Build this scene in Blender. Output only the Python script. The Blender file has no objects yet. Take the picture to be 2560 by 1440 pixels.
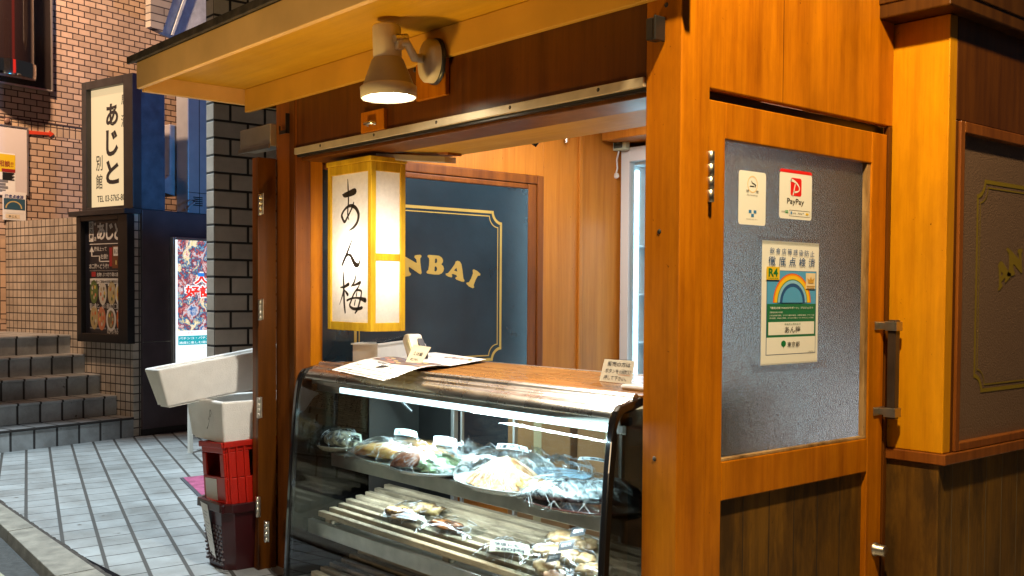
import bpy, bmesh, math, random
from mathutils import Vector as Ve, Matrix, noise, geometry
import numpy as np
R = math.radians
SC = bpy.context.scene
COL = SC.collection
# ------------------------------------------------------------------ camera
F_PX, CY_PX, EYE = 2592.7, 812.2, 1.5
def cam_axes():
    yaw, pit, rol = R(-49.192), R(-1.767), R(.378)
    cy, sy = math.cos(yaw), math.sin(yaw)
    f = np.array([sy, cy, 0]); r = np.array([cy, -sy, 0]); u = np.array([0, 0, 1.])
    f2 = f*math.cos(pit)+u*math.sin(pit); u2 = u*math.cos(pit)-f*math.sin(pit)
    return r*math.cos(rol)+u2*math.sin(rol), u2*math.cos(rol)-r*math.sin(rol), f2
CR, CU, CF = cam_axes()
cam = bpy.data.cameras.new('camera'); co = bpy.data.objects.new('camera', cam); COL.objects.link(co)
co.matrix_world = Matrix(((CR[0], CU[0], -CF[0], 0), (CR[1], CU[1], -CF[1], 0), (CR[2], CU[2], -CF[2], EYE), (0, 0, 0, 1)))
cam.sensor_width = 36; cam.lens = F_PX/2560*36; cam.shift_y = (CY_PX-720)/2560
cam.clip_start = .05; cam.clip_end = 300
SC.camera = co
def ray(x, y): return CR*((x-1280)/F_PX)-CU*((y-CY_PX)/F_PX)+CF
def px(x, y, ax, v):                       # surveying help: photo point -> point on an axis plane of the place
    d = ray(x, y); i = 'xyz'.index(ax); c = np.array([0, 0, EYE])
    return Ve(c+d*((v-c[i])/d[i]))
def ppx(x, y, p0, n):
    d = ray(x, y); c = np.array([0, 0, EYE]); p0 = np.array(p0); n = np.array(n)
    return Ve(c+d*(((p0-c)@n)/(d@n)))
# ------------------------------------------------------------------ world + lights
W = bpy.data.worlds.new('World'); SC.world = W; W.use_nodes = True
bg = W.node_tree.nodes['Background']; bg.inputs[0].default_value = (.26, .26, .30, 1); bg.inputs[1].default_value = .085
SC.view_settings.view_transform = 'Standard'; SC.view_settings.look = 'None'
SC.view_settings.exposure = 0; SC.view_settings.gamma = 1
SC.cycles.max_bounces = 8; SC.cycles.transparent_max_bounces = 24
SC.cycles.sample_clamp_indirect = 4; SC.cycles.caustics_reflective = False; SC.cycles.caustics_refractive = False
def lamp(name, kind, loc, power, col, rad=.05, aim=None, angle=None, blend=.3, size=None):
    l = bpy.data.lights.new(name, kind); l.energy = power; l.color = col
    if kind == 'AREA':
        l.shape = 'RECTANGLE'; l.size, l.size_y = size
    else: l.shadow_soft_size = rad
    if kind == 'SPOT': l.spot_size = R(angle); l.spot_blend = blend
    o = bpy.data.objects.new(name, l); COL.objects.link(o); o.location = loc
    if aim is not None: o.rotation_euler = (Ve(aim)-Ve(loc)).to_track_quat('-Z', 'Y').to_euler()
    return o
AMBER = (1, .66, .30); COOL = (.78, .93, 1)
LAMP_C = px(972, 246, 'y', 2.44)+Ve((0, 0, .006))
lamp('spot_lamp_bulb', 'SPOT', LAMP_C+Ve((0, 0, -.02)), 160, (1, .91, .76), .05, LAMP_C+Ve((-.12, -.10, -1)), 150, .5)
lamp('street_lamp_warm', 'SPOT', (-1.0, 2.05, 4.4), 1120, (1, .73, .37), .09, (-2.2, 3.7, 1.4), 76, .7)
lamp('street_lamp_cool', 'SPOT', (-8.0, 2.2, 5.6), 2350, COOL, .10, (-7.6, 2.75, 0), 62, .5)
lamp('awning_uplight_fill', 'SPOT', (-3.9, 1.15, .2), 235, (1, .63, .18), .15, (-3.9, 2.1, 2.6), 84, .7)  # added upward fill that brightens the awning soffit, no sign stands there
lamp('warm_street_fill', 'POINT', (-3.0, -3.4, 1.2), 165, (1, .74, .46), .5)  # added warm fill from the street side, without a known source
lamp('brick_wall_lamp', 'SPOT', (-10.3, 1.8, 6.4), 2050, (1, .64, .40), .12, (-13.2, 4.2, 3.6), 92, .8)
lamp('blue_neon', 'SPOT', (-7.6, 4.7, 2.7), 230, (.05, .40, 1), .12, (-11.2, 4.6, 3.75), 62, .5)
lamp('interior_tube', 'AREA', (-4.15, 3.95, 2.70), 44, (1, .93, .88), aim=(-4.15, 3.95, 0), size=(.4, 1.2))
# ------------------------------------------------------------------ materials
MATS = {}
def nodes(name):
    m = bpy.data.materials.new(name); m.use_nodes = True; nt = m.node_tree
    return m, nt, nt.nodes['Principled BSDF'], nt.nodes['Material Output']
def N(nt, t, **kw):
    n = nt.nodes.new(t)
    for k, v in kw.items(): setattr(n, k, v)
    return n
def L(nt, a, b): nt.links.new(a, b)
def coord(nt, scale=(1, 1, 1), rot=(0, 0, 0)):
    tc = N(nt, 'ShaderNodeTexCoord'); mp = N(nt, 'ShaderNodeMapping')
    mp.inputs['Scale'].default_value = scale; mp.inputs['Rotation'].default_value = rot
    L(nt, tc.outputs['Object'], mp.inputs[0]); return mp.outputs[0]
def noise_n(nt, vec, scale, detail=4, rough=.55):
    n = N(nt, 'ShaderNodeTexNoise'); n.inputs['Scale'].default_value = scale
    n.inputs['Detail'].default_value = detail; n.inputs['Roughness'].default_value = rough
    L(nt, vec, n.inputs['Vector']); return n.outputs[0]
def ramp(nt, fac, stops):
    r = N(nt, 'ShaderNodeValToRGB'); e = r.color_ramp.elements
    while len(e) < len(stops): e.new(.5)
    for i, (p, c) in enumerate(stops): e[i].position = p; e[i].color = (*c, 1)
    L(nt, fac, r.inputs[0]); return r.outputs[0]
def bump(nt, h, strength, dist=.01):
    b = N(nt, 'ShaderNodeBump'); b.inputs['Strength'].default_value = strength; b.inputs['Distance'].default_value = dist
    L(nt, h, b.inputs['Height']); return b.outputs[0]
def sc(c, k): return tuple(min(1, x*k) for x in c)
def mat(name, col, rough=.5, metal=0, var=0, vs=6, bs=0, bst=.2, emit=0, ecol=None, spec=.5, coat=0, rv=0):
    if name in MATS: return MATS[name]
    m, nt, p, o = nodes(name)
    p.inputs['Base Color'].default_value = (*col, 1); p.inputs['Roughness'].default_value = rough
    p.inputs['Metallic'].default_value = metal; p.inputs['Specular IOR Level'].default_value = spec
    p.inputs['Coat Weight'].default_value = coat; p.inputs['Coat Roughness'].default_value = .15
    v = coord(nt)
    if var:
        L(nt, ramp(nt, noise_n(nt, v, vs, 5), [(.3, sc(col, 1-var)), (.7, sc(col, 1+var))]), p.inputs['Base Color'])
    if rv:
        mr = N(nt, 'ShaderNodeMapRange'); mr.inputs[3].default_value = max(.02, rough-rv); mr.inputs[4].default_value = rough+rv
        L(nt, noise_n(nt, v, vs*1.7, 4), mr.inputs[0]); L(nt, mr.outputs[0], p.inputs['Roughness'])
    if bs: L(nt, bump(nt, noise_n(nt, v, bs, 3), bst), p.inputs['Normal'])
    if emit:
        p.inputs['Emission Color'].default_value = (*(ecol or col), 1); p.inputs['Emission Strength'].default_value = emit
    MATS[name] = m; return m
def wood(name, c1, c2, rough=.38, axis='z', dirt=.25, grain=1.0, coat=.25, worn=0, spec=.32):
    if name in MATS: return MATS[name]
    m, nt, p, o = nodes(name)
    s = {'z': (26, 26, 1.1), 'x': (1.1, 26, 26), 'y': (26, 1.1, 26)}[axis]
    v = coord(nt, s); g = noise_n(nt, v, 1.0*grain, 5, .6)
    s2 = {'z': (90, 90, 3), 'x': (3, 90, 90), 'y': (90, 3, 90)}[axis]
    f = noise_n(nt, coord(nt, s2), 1.6, 3, .6)
    a = N(nt, 'ShaderNodeMath', operation='ADD'); mm = N(nt, 'ShaderNodeMath', operation='MULTIPLY'); mm.inputs[1].default_value = .30
    L(nt, f, mm.inputs[0]); L(nt, g, a.inputs[0]); L(nt, mm.outputs[0], a.inputs[1])
    col = ramp(nt, a.outputs[0], [(.42, c2), (.60, tuple((x+y)/2 for x, y in zip(c1, c2))), (.82, c1)])
    sv = {'z': (3.2, 3.2, .9), 'x': (.9, 3.2, 3.2), 'y': (3.2, .9, 3.2)}[axis]
    d0 = ramp(nt, noise_n(nt, coord(nt, sv), 1.6, 9, .70), [(.34, (1-dirt, 1-dirt*1.1, 1-dirt*1.25)), (.60, (1, 1, 1))])
    sk = ramp(nt, noise_n(nt, coord(nt), 58, 3, .5), [(.22, (.30, .25, .22)), (.27, (1, 1, 1))])
    dm = N(nt, 'ShaderNodeMix', data_type='RGBA', blend_type='MULTIPLY'); dm.inputs[0].default_value = 1; L(nt, d0, dm.inputs[6]); L(nt, sk, dm.inputs[7]); d = dm.outputs[2]
    mx = N(nt, 'ShaderNodeMix', data_type='RGBA', blend_type='MULTIPLY'); mx.inputs[0].default_value = 1
    L(nt, col, mx.inputs[6]); L(nt, d, mx.inputs[7]); out = mx.outputs[2]
    if worn:
        wv = {'z': (7, 7, 1.6), 'x': (1.6, 7, 7), 'y': (7, 1.6, 7)}[axis]
        w = ramp(nt, noise_n(nt, coord(nt, wv), 1.0, 8, .7), [(.46, (0, 0, 0)), (.62, (1, 1, 1))])
        m2 = N(nt, 'ShaderNodeMix', data_type='RGBA'); L(nt, w, m2.inputs[0]); L(nt, out, m2.inputs[6])
        m2.inputs[7].default_value = (*sc(c2, worn), 1); out = m2.outputs[2]
    L(nt, out, p.inputs['Base Color'])
    mr = N(nt, 'ShaderNodeMapRange'); mr.inputs[3].default_value = rough-.1; mr.inputs[4].default_value = rough+.15
    L(nt, noise_n(nt, coord(nt), 5, 4), mr.inputs[0]); L(nt, mr.outputs[0], p.inputs['Roughness'])
    p.inputs['Coat Weight'].default_value = coat; p.inputs['Coat Roughness'].default_value = .25; p.inputs['Specular IOR Level'].default_value = spec
    L(nt, bump(nt, a.outputs[0], .06, .003), p.inputs['Normal'])
    MATS[name] = m; return m
def tiles(name, du, dv, su, sv, ju, jv, col, jcol, off=.5, var=.12, rough=.35, ou=0, ov=0, bst=.6, dirt=.25, spec=.5, grit=0):
    """tiles laid along the object-space directions du, dv: size su x sv, joints ju, jv, every second row shifted by off"""
    if name in MATS: return MATS[name]
    m, nt, p, o = nodes(name)
    tc = N(nt, 'ShaderNodeTexCoord')
    def M(op, a, b=None):
        n = N(nt, 'ShaderNodeMath', operation=op)
        for i, q in enumerate((a, b)):
            if q is None: continue
            if isinstance(q, (int, float)): n.inputs[i].default_value = q
            else: L(nt, q, n.inputs[i])
        return n.outputs[0]
    def dot(d):
        n = N(nt, 'ShaderNodeVectorMath', operation='DOT_PRODUCT'); L(nt, tc.outputs['Object'], n.inputs[0])
        n.inputs[1].default_value = d; return n.outputs['Value']
    v = M('DIVIDE', M('SUBTRACT', dot(dv), ov), sv); row = M('FLOOR', v)
    sh = M('MULTIPLY', M('MODULO', M('ABSOLUTE', row), 2.0), off)
    u = M('ADD', M('DIVIDE', M('SUBTRACT', dot(du), ou), su), sh); cl = M('FLOOR', u)
    fu, fv = M('SUBTRACT', u, cl), M('SUBTRACT', v, row)
    def edge(f, j, s):
        d = M('MULTIPLY', M('MINIMUM', f, M('SUBTRACT', 1.0, f)), s)      # metres to the joint's middle
        r = N(nt, 'ShaderNodeMapRange', interpolation_type='SMOOTHSTEP'); L(nt, d, r.inputs[0])
        r.inputs[1].default_value = j*.38; r.inputs[2].default_value = j*.62; return r.outputs[0]
    e = M('MULTIPLY', edge(fu, ju, su), edge(fv, jv, sv))
    cb = N(nt, 'ShaderNodeCombineXYZ'); L(nt, cl, cb.inputs[0]); L(nt, row, cb.inputs[1])
    wn = N(nt, 'ShaderNodeTexWhiteNoise'); L(nt, cb.outputs[0], wn.inputs[0])
    tcx = ramp(nt, wn.outputs[0], [(0, sc(col, 1-var)), (.5, col), (1, sc(col, 1+var))])
    ns = noise_n(nt, tc.outputs['Object'], 2.1, 9, .72)
    dm = ramp(nt, ns, [(.35, (1-dirt, 1-dirt*1.05, 1-dirt*1.1)), (.62, (1, 1, 1))])
    mx = N(nt, 'ShaderNodeMix', data_type='RGBA', blend_type='MULTIPLY'); mx.inputs[0].default_value = 1
    L(nt, tcx, mx.inputs[6]); L(nt, dm, mx.inputs[7])
    m2 = N(nt, 'ShaderNodeMix', data_type='RGBA'); L(nt, e, m2.inputs[0]); m2.inputs[6].default_value = (*jcol, 1); L(nt, mx.outputs[2], m2.inputs[7])
    L(nt, m2.outputs[2], p.inputs['Base Color'])
    rr = N(nt, 'ShaderNodeMapRange'); L(nt, e, rr.inputs[0]); rr.inputs[3].default_value = .85; rr.inputs[4].default_value = rough
    L(nt, rr.outputs[0], p.inputs['Roughness']); p.inputs['Specular IOR Level'].default_value = spec
    if grit:                               # gum and spill spots
        gs = ramp(nt, noise_n(nt, tc.outputs['Object'], 11, 3, .5), [(.27, (.35, .33, .31)), (.31, (1, 1, 1))])
        m3 = N(nt, 'ShaderNodeMix', data_type='RGBA', blend_type='MULTIPLY'); m3.inputs[0].default_value = 1; L(nt, m2.outputs[2], m3.inputs[6]); L(nt, gs, m3.inputs[7]); L(nt, m3.outputs[2], p.inputs['Base Color'])
    h = e
    if grit: h = M('ADD', e, M('MULTIPLY', noise_n(nt, tc.outputs['Object'], 75, 3, .7), grit))
    L(nt, bump(nt, M('ADD', h, M('MULTIPLY', wn.outputs[0], .12)), bst, .006), p.inputs['Normal'])
    MATS[name] = m; return m
def glass(name, tint=(1, 1, 1), rough=.02, k=1.0, bs=0, bst=.3, film=0, stretch=(1, 1, 1), rot=(0, 0, 0)):
    """thin clear sheet: see-through with a mirror share that grows towards grazing"""
    if name in MATS: return MATS[name]
    m, nt, p, o = nodes(name)
    t = N(nt, 'ShaderNodeBsdfTransparent'); t.inputs[0].default_value = (*tint, 1)
    g = N(nt, 'ShaderNodeBsdfGlossy'); g.inputs[0].default_value = (1, 1, 1, 1); g.inputs['Roughness'].default_value = rough
    lw = N(nt, 'ShaderNodeLayerWeight'); lw.inputs[0].default_value = .5; pw = N(nt, 'ShaderNodeMath', operation='POWER'); pw.inputs[1].default_value = 5
    L(nt, lw.outputs['Facing'], pw.inputs[0]); fr = N(nt, 'ShaderNodeMath', operation='MULTIPLY_ADD'); fr.inputs[1].default_value = .94; fr.inputs[2].default_value = .045; L(nt, pw.outputs[0], fr.inputs[0])
    mm = N(nt, 'ShaderNodeMath', operation='MULTIPLY_ADD'); mm.inputs[1].default_value = k; mm.inputs[2].default_value = film; mm.use_clamp = True
    L(nt, fr.outputs[0], mm.inputs[0])
    ms = N(nt, 'ShaderNodeMixShader'); L(nt, mm.outputs[0], ms.inputs[0]); L(nt, t.outputs[0], ms.inputs[1]); L(nt, g.outputs[0], ms.inputs[2])
    if bs:
        v = coord(nt, stretch, rot); b = bump(nt, noise_n(nt, v, bs, 4, .6), bst, .01)
        L(nt, b, g.inputs['Normal']); L(nt, b, lw.inputs['Normal'])
    L(nt, ms.outputs[0], o.inputs[0]); MATS[name] = m; return m
def frosted(name, col, rough, bs, bst, trans):
    if name in MATS: return MATS[name]
    m, nt, p, o = nodes(name)
    p.inputs['Base Color'].default_value = (*col, 1); p.inputs['Roughness'].default_value = rough
    p.inputs['Transmission Weight'].default_value = trans; p.inputs['IOR'].default_value = 1.3
    v = coord(nt); L(nt, bump(nt, noise_n(nt, v, bs, 2, .5), bst, .006), p.inputs['Normal'])
    MATS[name] = m; return m
def paper_glow(name, col, tr=.75):
    m, nt, p, o = nodes(name)
    d = N(nt, 'ShaderNodeBsdfDiffuse'); t = N(nt, 'ShaderNodeBsdfTranslucent')
    c = ramp(nt, noise_n(nt, coord(nt), 38, 6, .75), [(.3, sc(col, .86)), (.65, col)])
    L(nt, c, d.inputs[0]); L(nt, c, t.inputs[0])
    ms = N(nt, 'ShaderNodeMixShader'); ms.inputs[0].default_value = tr
    L(nt, d.outputs[0], ms.inputs[1]); L(nt, t.outputs[0], ms.inputs[2]); L(nt, ms.outputs[0], o.inputs[0])
    MATS[name] = m; return m

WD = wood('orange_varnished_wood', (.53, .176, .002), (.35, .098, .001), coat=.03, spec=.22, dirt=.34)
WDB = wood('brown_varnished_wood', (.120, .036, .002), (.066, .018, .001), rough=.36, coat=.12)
WDR = wood('red_brown_wood', (.25, .078, .010), (.14, .036, .005), rough=.4, coat=.12)
WDI = wood('interior_wood', (.56, .215, .026), (.43, .140, .012), rough=.42, coat=.1, dirt=.12)
WDD = wood('old_dark_planks', (.185, .086, .006), (.095, .042, .003), rough=.6, dirt=.5, coat=0, worn=.45)
WDX = wood('counter_wood', (.50, .23, .055), (.24, .095, .020), rough=.25, axis='x', coat=.1)
SLAT = wood('weathered_slat_wood', (.62, .52, .36), (.36, .28, .17), rough=.75, axis='x', coat=0, dirt=.4, worn=.45)
LANW = wood('yellow_lantern_wood', (.70, .45, .022), (.52, .30, .012), rough=.55, coat=.1, dirt=.45)
TAN = mat('tan_paint', (.50, .32, .12), .5, var=.12, vs=3, bs=30, bst=.04)
CREAM = mat('cream_paint', (.76, .48, .19), .5, var=.16, vs=2.2, bs=30, bst=.05)
DARKMET = mat('dark_weathered_metal', (.045, .036, .028), .65, var=.6, vs=16, bs=40, bst=.3)
STEEL = mat('brushed_steel', (.74, .71, .66), .28, 1, var=.12, vs=5, rv=.08)
STEELD = mat('dull_steel', (.50, .47, .42), .36, 1, var=.2, vs=7, rv=.12)
ALU = mat('aluminium', (.62, .60, .57), .42, .9, var=.1)
BLACK = mat('black_paint', (.012, .011, .011), .35)
BLACKG = mat('black_gloss', (.008, .007, .007), .12, coat=.4)
WHITEP = mat('white_plastic', (.74, .72, .66), .42, var=.06, vs=10)
FOAM = mat('styrofoam', (.86, .85, .82), .8, var=.05, vs=14, bs=160, bst=.35)
REDP = mat('red_plastic', (.44, .012, .004), .35, var=.15, vs=5, bs=20, bst=.05)
MAROON = mat('maroon_plastic', (.040, .006, .007), .3, var=.25, vs=6, bs=25, bst=.05)
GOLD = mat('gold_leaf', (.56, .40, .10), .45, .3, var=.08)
PAPER = mat('white_paper', (.80, .79, .75), .6, var=.03)
CREAMP = mat('cream_card', (.78, .66, .46), .55, var=.04)
INK = mat('black_ink', (.015, .014, .016), .5)
GLASS = glass('clear_glass', (.93, .96, .95), .015, 1.0)
WRAP = glass('cling_film', (.96, .98, .985), .06, .65, bs=26, bst=.55, film=.012, stretch=(4, .9, 1.5), rot=(0, 0, .6))
def ink(name, c, rough=.5): return mat('ink_'+name, c, rough)
WALLT = tiles('salmon_wall_tiles', (1, 0, 0), (0, 0, 1), .176, .0775, .014, .013, (.62, .40, .26), (.055, .035, .03), var=.10, rough=.3, dirt=.22)
# ------------------------------------------------------------------ mesh helpers
class MB:
    def __init__(s, *mats): s.v = []; s.f = []; s.mi = []; s.m = 0; s.mats = list(mats); s.smooth = []
    def use(s, m):
        if m not in s.mats: s.mats.append(m)
        s.m = s.mats.index(m); return s
    def add(s, vs, fs, sm=False):
        b = len(s.v); s.v += [tuple(v) for v in vs]
        for f in fs: s.f.append(tuple(b+i for i in f)); s.mi.append(s.m); s.smooth.append(sm)
    def box(s, a, b, T=None):
        (x0, y0, z0), (x1, y1, z1) = a, b
        x0, x1 = sorted((x0, x1)); y0, y1 = sorted((y0, y1)); z0, z1 = sorted((z0, z1))
        vs = [Ve((x, y, z)) for z in (z0, z1) for x, y in ((x0, y0), (x1, y0), (x1, y1), (x0, y1))]
        if T: vs = [T@v for v in vs]
        s.add(vs, [(3, 2, 1, 0), (4, 5, 6, 7), (0, 1, 5, 4), (1, 2, 6, 5), (2, 3, 7, 6), (3, 0, 4, 7)]); return s
    def prism(s, pts, T, h0, h1):         # pts 2-D; T(u, v, h) -> 3-D
        n = len(pts)
        tri = geometry.tessellate_polygon([[Ve((p[0], p[1], 0)) for p in pts]])
        vs = [T(*p, h0) for p in pts]+[T(*p, h1) for p in pts]
        s.add(vs, [t[::-1] for t in tri]+[tuple(i+n for i in t) for t in tri]+[(i, (i+1) % n, (i+1) % n+n, i+n) for i in range(n)]); return s
    def loft(s, rings, closed=True, cap=True, sm=True):
        n = len(rings[0]); vs = [v for r in rings for v in r]; fs = []
        for k in range(len(rings)-1):
            for i in range(n if closed else n-1):
                j = (i+1) % n; fs.append((k*n+i, k*n+j, (k+1)*n+j, (k+1)*n+i))
        s.add(vs, fs, sm)
        if cap and closed:
            s.add(rings[0], [tuple(range(n))[::-1]]); s.add(rings[-1], [tuple(range(n))])
        return s
    def tube(s, pts, r, n=8, cap=True):
        pts = [Ve(p) for p in pts]; rs = r if isinstance(r, (list, tuple)) else [r]*len(pts); rings = []
        for i, p in enumerate(pts):
            d = (pts[min(i+1, len(pts)-1)]-pts[max(i-1, 0)]).normalized()
            a = d.cross(Ve((0, 0, 1)) if abs(d.z) < .9 else Ve((1, 0, 0))).normalized(); b = d.cross(a)
            rings.append([p+(a*math.cos(t)+b*math.sin(t))*rs[i] for t in [2*math.pi*k/n for k in range(n)]])
        return s.loft(rings, cap=cap)
    def lathe(s, prof, c, ax=Ve((0, 0, 1)), n=32, cap=False, sy=1.0):
        ax = Ve(ax).normalized(); a = ax.cross(Ve((0, 1, 0)) if abs(ax.y) < .9 else Ve((1, 0, 0))).normalized(); b = ax.cross(a)
        rings = [[Ve(c)+ax*h+(a*math.cos(2*math.pi*k/n)+b*math.sin(2*math.pi*k/n)*sy)*r for k in range(n)] for r, h in prof]
        return s.loft(rings, cap=cap)
    def poly(s, pts, T, h=0, holes=()):
        loops = [[Ve((p[0], p[1], 0)) for p in q] for q in [pts]+list(holes)]
        flat = [p for q in loops for p in q]; tri = geometry.tessellate_polygon(loops)
        s.add([T(p.x, p.y, h) for p in flat], [tuple(t) for t in tri]); return s
    def build(s, name, m=None, parent=None, bevel=0, seg=2, sub=0, solid=0):
        me = bpy.data.meshes.new(name); me.from_pydata(s.v, [], s.f)
        for q in (s.mats or [m]): me.materials.append(q)
        if not s.mats: me.materials.clear(); me.materials.append(m)
        for p, i, sm in zip(me.polygons, s.mi, s.smooth): p.material_index = i; p.use_smooth = sm
        bm = bmesh.new(); bm.from_mesh(me); bmesh.ops.recalc_face_normals(bm, faces=bm.faces) if solid >= 0 else None; bm.to_mesh(me); bm.free()
        o = bpy.data.objects.new(name, me); COL.objects.link(o)
        if parent: o.parent = parent; o.matrix_parent_inverse = parent.matrix_world.inverted()
        if bevel:
            b = o.modifiers.new('bevel', 'BEVEL'); b.width = bevel; b.segments = seg; b.limit_method = 'ANGLE'; b.angle_limit = R(40)
        if sub: q = o.modifiers.new('sub', 'SUBSURF'); q.levels = q.render_levels = sub
        return o
def bx(name, m, parent, *boxes, bevel=.003):
    b = MB()
    for a, c in boxes: b.box(a, c)
    return b.build(name, m, parent, bevel)
def tag(o, label, cat, group=None):
    o['label'] = label; o['category'] = cat
    if group: o['group'] = group
    return o
def struct(o): o['kind'] = 'structure'; return o
def thing(name, loc, label, cat, group=None, rz=0):
    o = bpy.data.objects.new(name, None); COL.objects.link(o); o.location = loc; o.rotation_euler = (0, 0, rz)
    o.matrix_world = Matrix.Translation(Ve(loc))@Matrix.Rotation(rz, 4, 'Z'); o.empty_display_size = .1
    return tag(o, label, cat, group)
class Fr:                                  # a flat sheet: origin + two directions, h = lift along the normal
    def __init__(s, o, ux, uy, n=None):
        s.o = Ve(o); s.ux = Ve(ux).normalized(); s.uy = Ve(uy).normalized(); s.n = Ve(n).normalized() if n else s.ux.cross(s.uy).normalized()
    def __call__(s, u, v, h=0): return s.o+s.ux*u+s.uy*v+s.n*h
    def px(s, x, y): q = ppx(x, y, s.o, s.n)-s.o; return (q.dot(s.ux), q.dot(s.uy))
class Sheet:                               # a limp sheet between four corners
    def __init__(s, a, b, c, d, sag=lambda u, v: 0): s.c = [Ve(q) for q in (a, b, c, d)]; s.sag = sag
    def __call__(s, u, v, h=0):
        a, b, c, d = s.c
        return a*(1-u)*(1-v)+b*u*(1-v)+c*u*v+d*(1-u)*v+Ve((0, 0, s.sag(u, v)+h))
def rect(mb, m, T, u0, v0, u1, v1, h=0, n=1):
    mb.use(m)
    for i in range(n):
        for j in range(n):
            a, b = u0+(u1-u0)*i/n, u0+(u1-u0)*(i+1)/n; c, d = v0+(v1-v0)*j/n, v0+(v1-v0)*(j+1)/n
            mb.add([T(a, c, h), T(b, c, h), T(b, d, h), T(a, d, h)], [(0, 1, 2, 3)])
def disc(mb, m, T, u, v, ru, rv, h=0, n=24, hole=None, a0=0, a1=2*math.pi):
    mb.use(m); full = abs(a1-a0-2*math.pi) < 1e-6; A = [a0+(a1-a0)*k/n for k in range(n+(not full))]
    o = [T(u+ru*math.cos(t), v+rv*math.sin(t), h) for t in A]
    if hole is None: mb.add(o, [tuple(range(len(o)))])
    else:
        i = [T(u+ru*hole*math.cos(t), v+rv*hole*math.sin(t), h) for t in A]; k = len(o)
        mb.add(o+i, [(q, (q+1) % k, (q+1) % k+k, q+k) for q in range(k if full else k-1)])
def rrect(u0, v0, u1, v1, r, n=5):
    P = []
    for cx, cy, a in ((u1-r, v1-r, 0), (u0+r, v1-r, 90), (u0+r, v0+r, 180), (u1-r, v0+r, 270)):
        P += [(cx+r*math.cos(R(a+90*k/n)), cy+r*math.sin(R(a+90*k/n))) for k in range(n+1)]
    return P
_TXT = {}
def glyphs(body, bold=0):
    k = (body, bold)
    if k in _TXT: return _TXT[k]
    c = bpy.data.curves.new('txt', 'FONT'); c.body = body; c.offset = bold; c.resolution_u = 3; c.fill_mode = 'FRONT'
    o = bpy.data.objects.new('txt', c); COL.objects.link(o)
    dg = bpy.context.evaluated_depsgraph_get(); dg.update()
    me = bpy.data.meshes.new_from_object(o.evaluated_get(dg))
    vs = [tuple(v.co[:2]) for v in me.vertices]; fs = [tuple(p.vertices) for p in me.polygons]
    bpy.data.objects.remove(o); bpy.data.curves.remove(c); bpy.data.meshes.remove(me)
    _TXT[k] = (vs, fs); return vs, fs
def text(mb, m, T, body, u0, v0, w, ht, h=.001, bold=0, jitter=0):
    """fit the words into the box (u0, v0, w, ht) of the sheet T"""
    vs, fs = glyphs(body, bold)
    if not vs: return
    xs = [v[0] for v in vs]; ys = [v[1] for v in vs]; x0, x1, y0, y1 = min(xs), max(xs), min(ys), max(ys)
    kx, ky = w/(x1-x0), ht/max(y1-y0, 1e-6)
    P = [(u0+(x-x0)*kx, v0+(y-y0)*ky) for x, y in vs]
    if jitter: P = [(u+jitter*noise.noise(Ve((u*30, v*30, 1))), v+jitter*noise.noise(Ve((u*30, v*30, 7)))) for u, v in P]
    mb.use(m); mb.add([T(u, v, h) for u, v in P], fs)
def column_text(mb, m, T, body, uc, vtop, size, pitch, wid=1, h=.001, bold=0):
    for i, ch in enumerate(body): text(mb, m, T, ch, uc-size*wid/2, vtop-i*pitch-size, size*wid, size, h, bold)
def stroke(mb, m, T, pts, h=.001, n=6):
    """a brush stroke: (u, v, width) points smoothed into a ribbon with round ends"""
    P = []
    for i in range(len(pts)-1):
        p0, p1, p2, p3 = (np.array(pts[max(i-1, 0)]), np.array(pts[i]), np.array(pts[i+1]), np.array(pts[min(i+2, len(pts)-1)]))
        for k in range(n):
            t = k/n; P.append(.5*((2*p1)+(-p0+p2)*t+(2*p0-5*p1+4*p2-p3)*t*t+(-p0+3*p1-3*p2+p3)*t**3))
    P.append(np.array(pts[-1])); mb.use(m); l = []; r = []
    for i, p in enumerate(P):
        d = P[min(i+1, len(P)-1)][:2]-P[max(i-1, 0)][:2]; d = d/(np.linalg.norm(d)+1e-9); nn = np.array([-d[1], d[0]])*max(p[2], 0)/2
        l.append(p[:2]+nn); r.append(p[:2]-nn)
    q = [T(*a, h) for a in l]+[T(*a, h) for a in r]; k = len(P)
    mb.add(q, [(i, i+1, i+1+k, i+k) for i in range(k-1)])
    for p in (P[0], P[-1]): disc(mb, m, T, p[0], p[1], p[2]/2, p[2]/2, h, 10)
def blob(c, rad, amp=.15, f=3, seed=0, sub=3, T=None, taper=0):
    bm = bmesh.new(); bmesh.ops.create_icosphere(bm, subdivisions=sub, radius=1); vs = []
    for v in bm.verts:
        p = v.co; k = 1+amp*noise.noise(p*f+Ve((seed*7.1, seed*3.3, seed)))
        s = 1-taper*max(0, p.x) if taper else 1
        q = Ve((p.x*k*rad[0], p.y*k*s*rad[1], p.z*k*s*rad[2])); vs.append((T@q if T else q)+Ve(c))
    fs = [tuple(v.index for v in f.verts) for f in bm.faces]; bm.free(); return vs, fs
YA, XB = 2.713, -2.282
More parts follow.
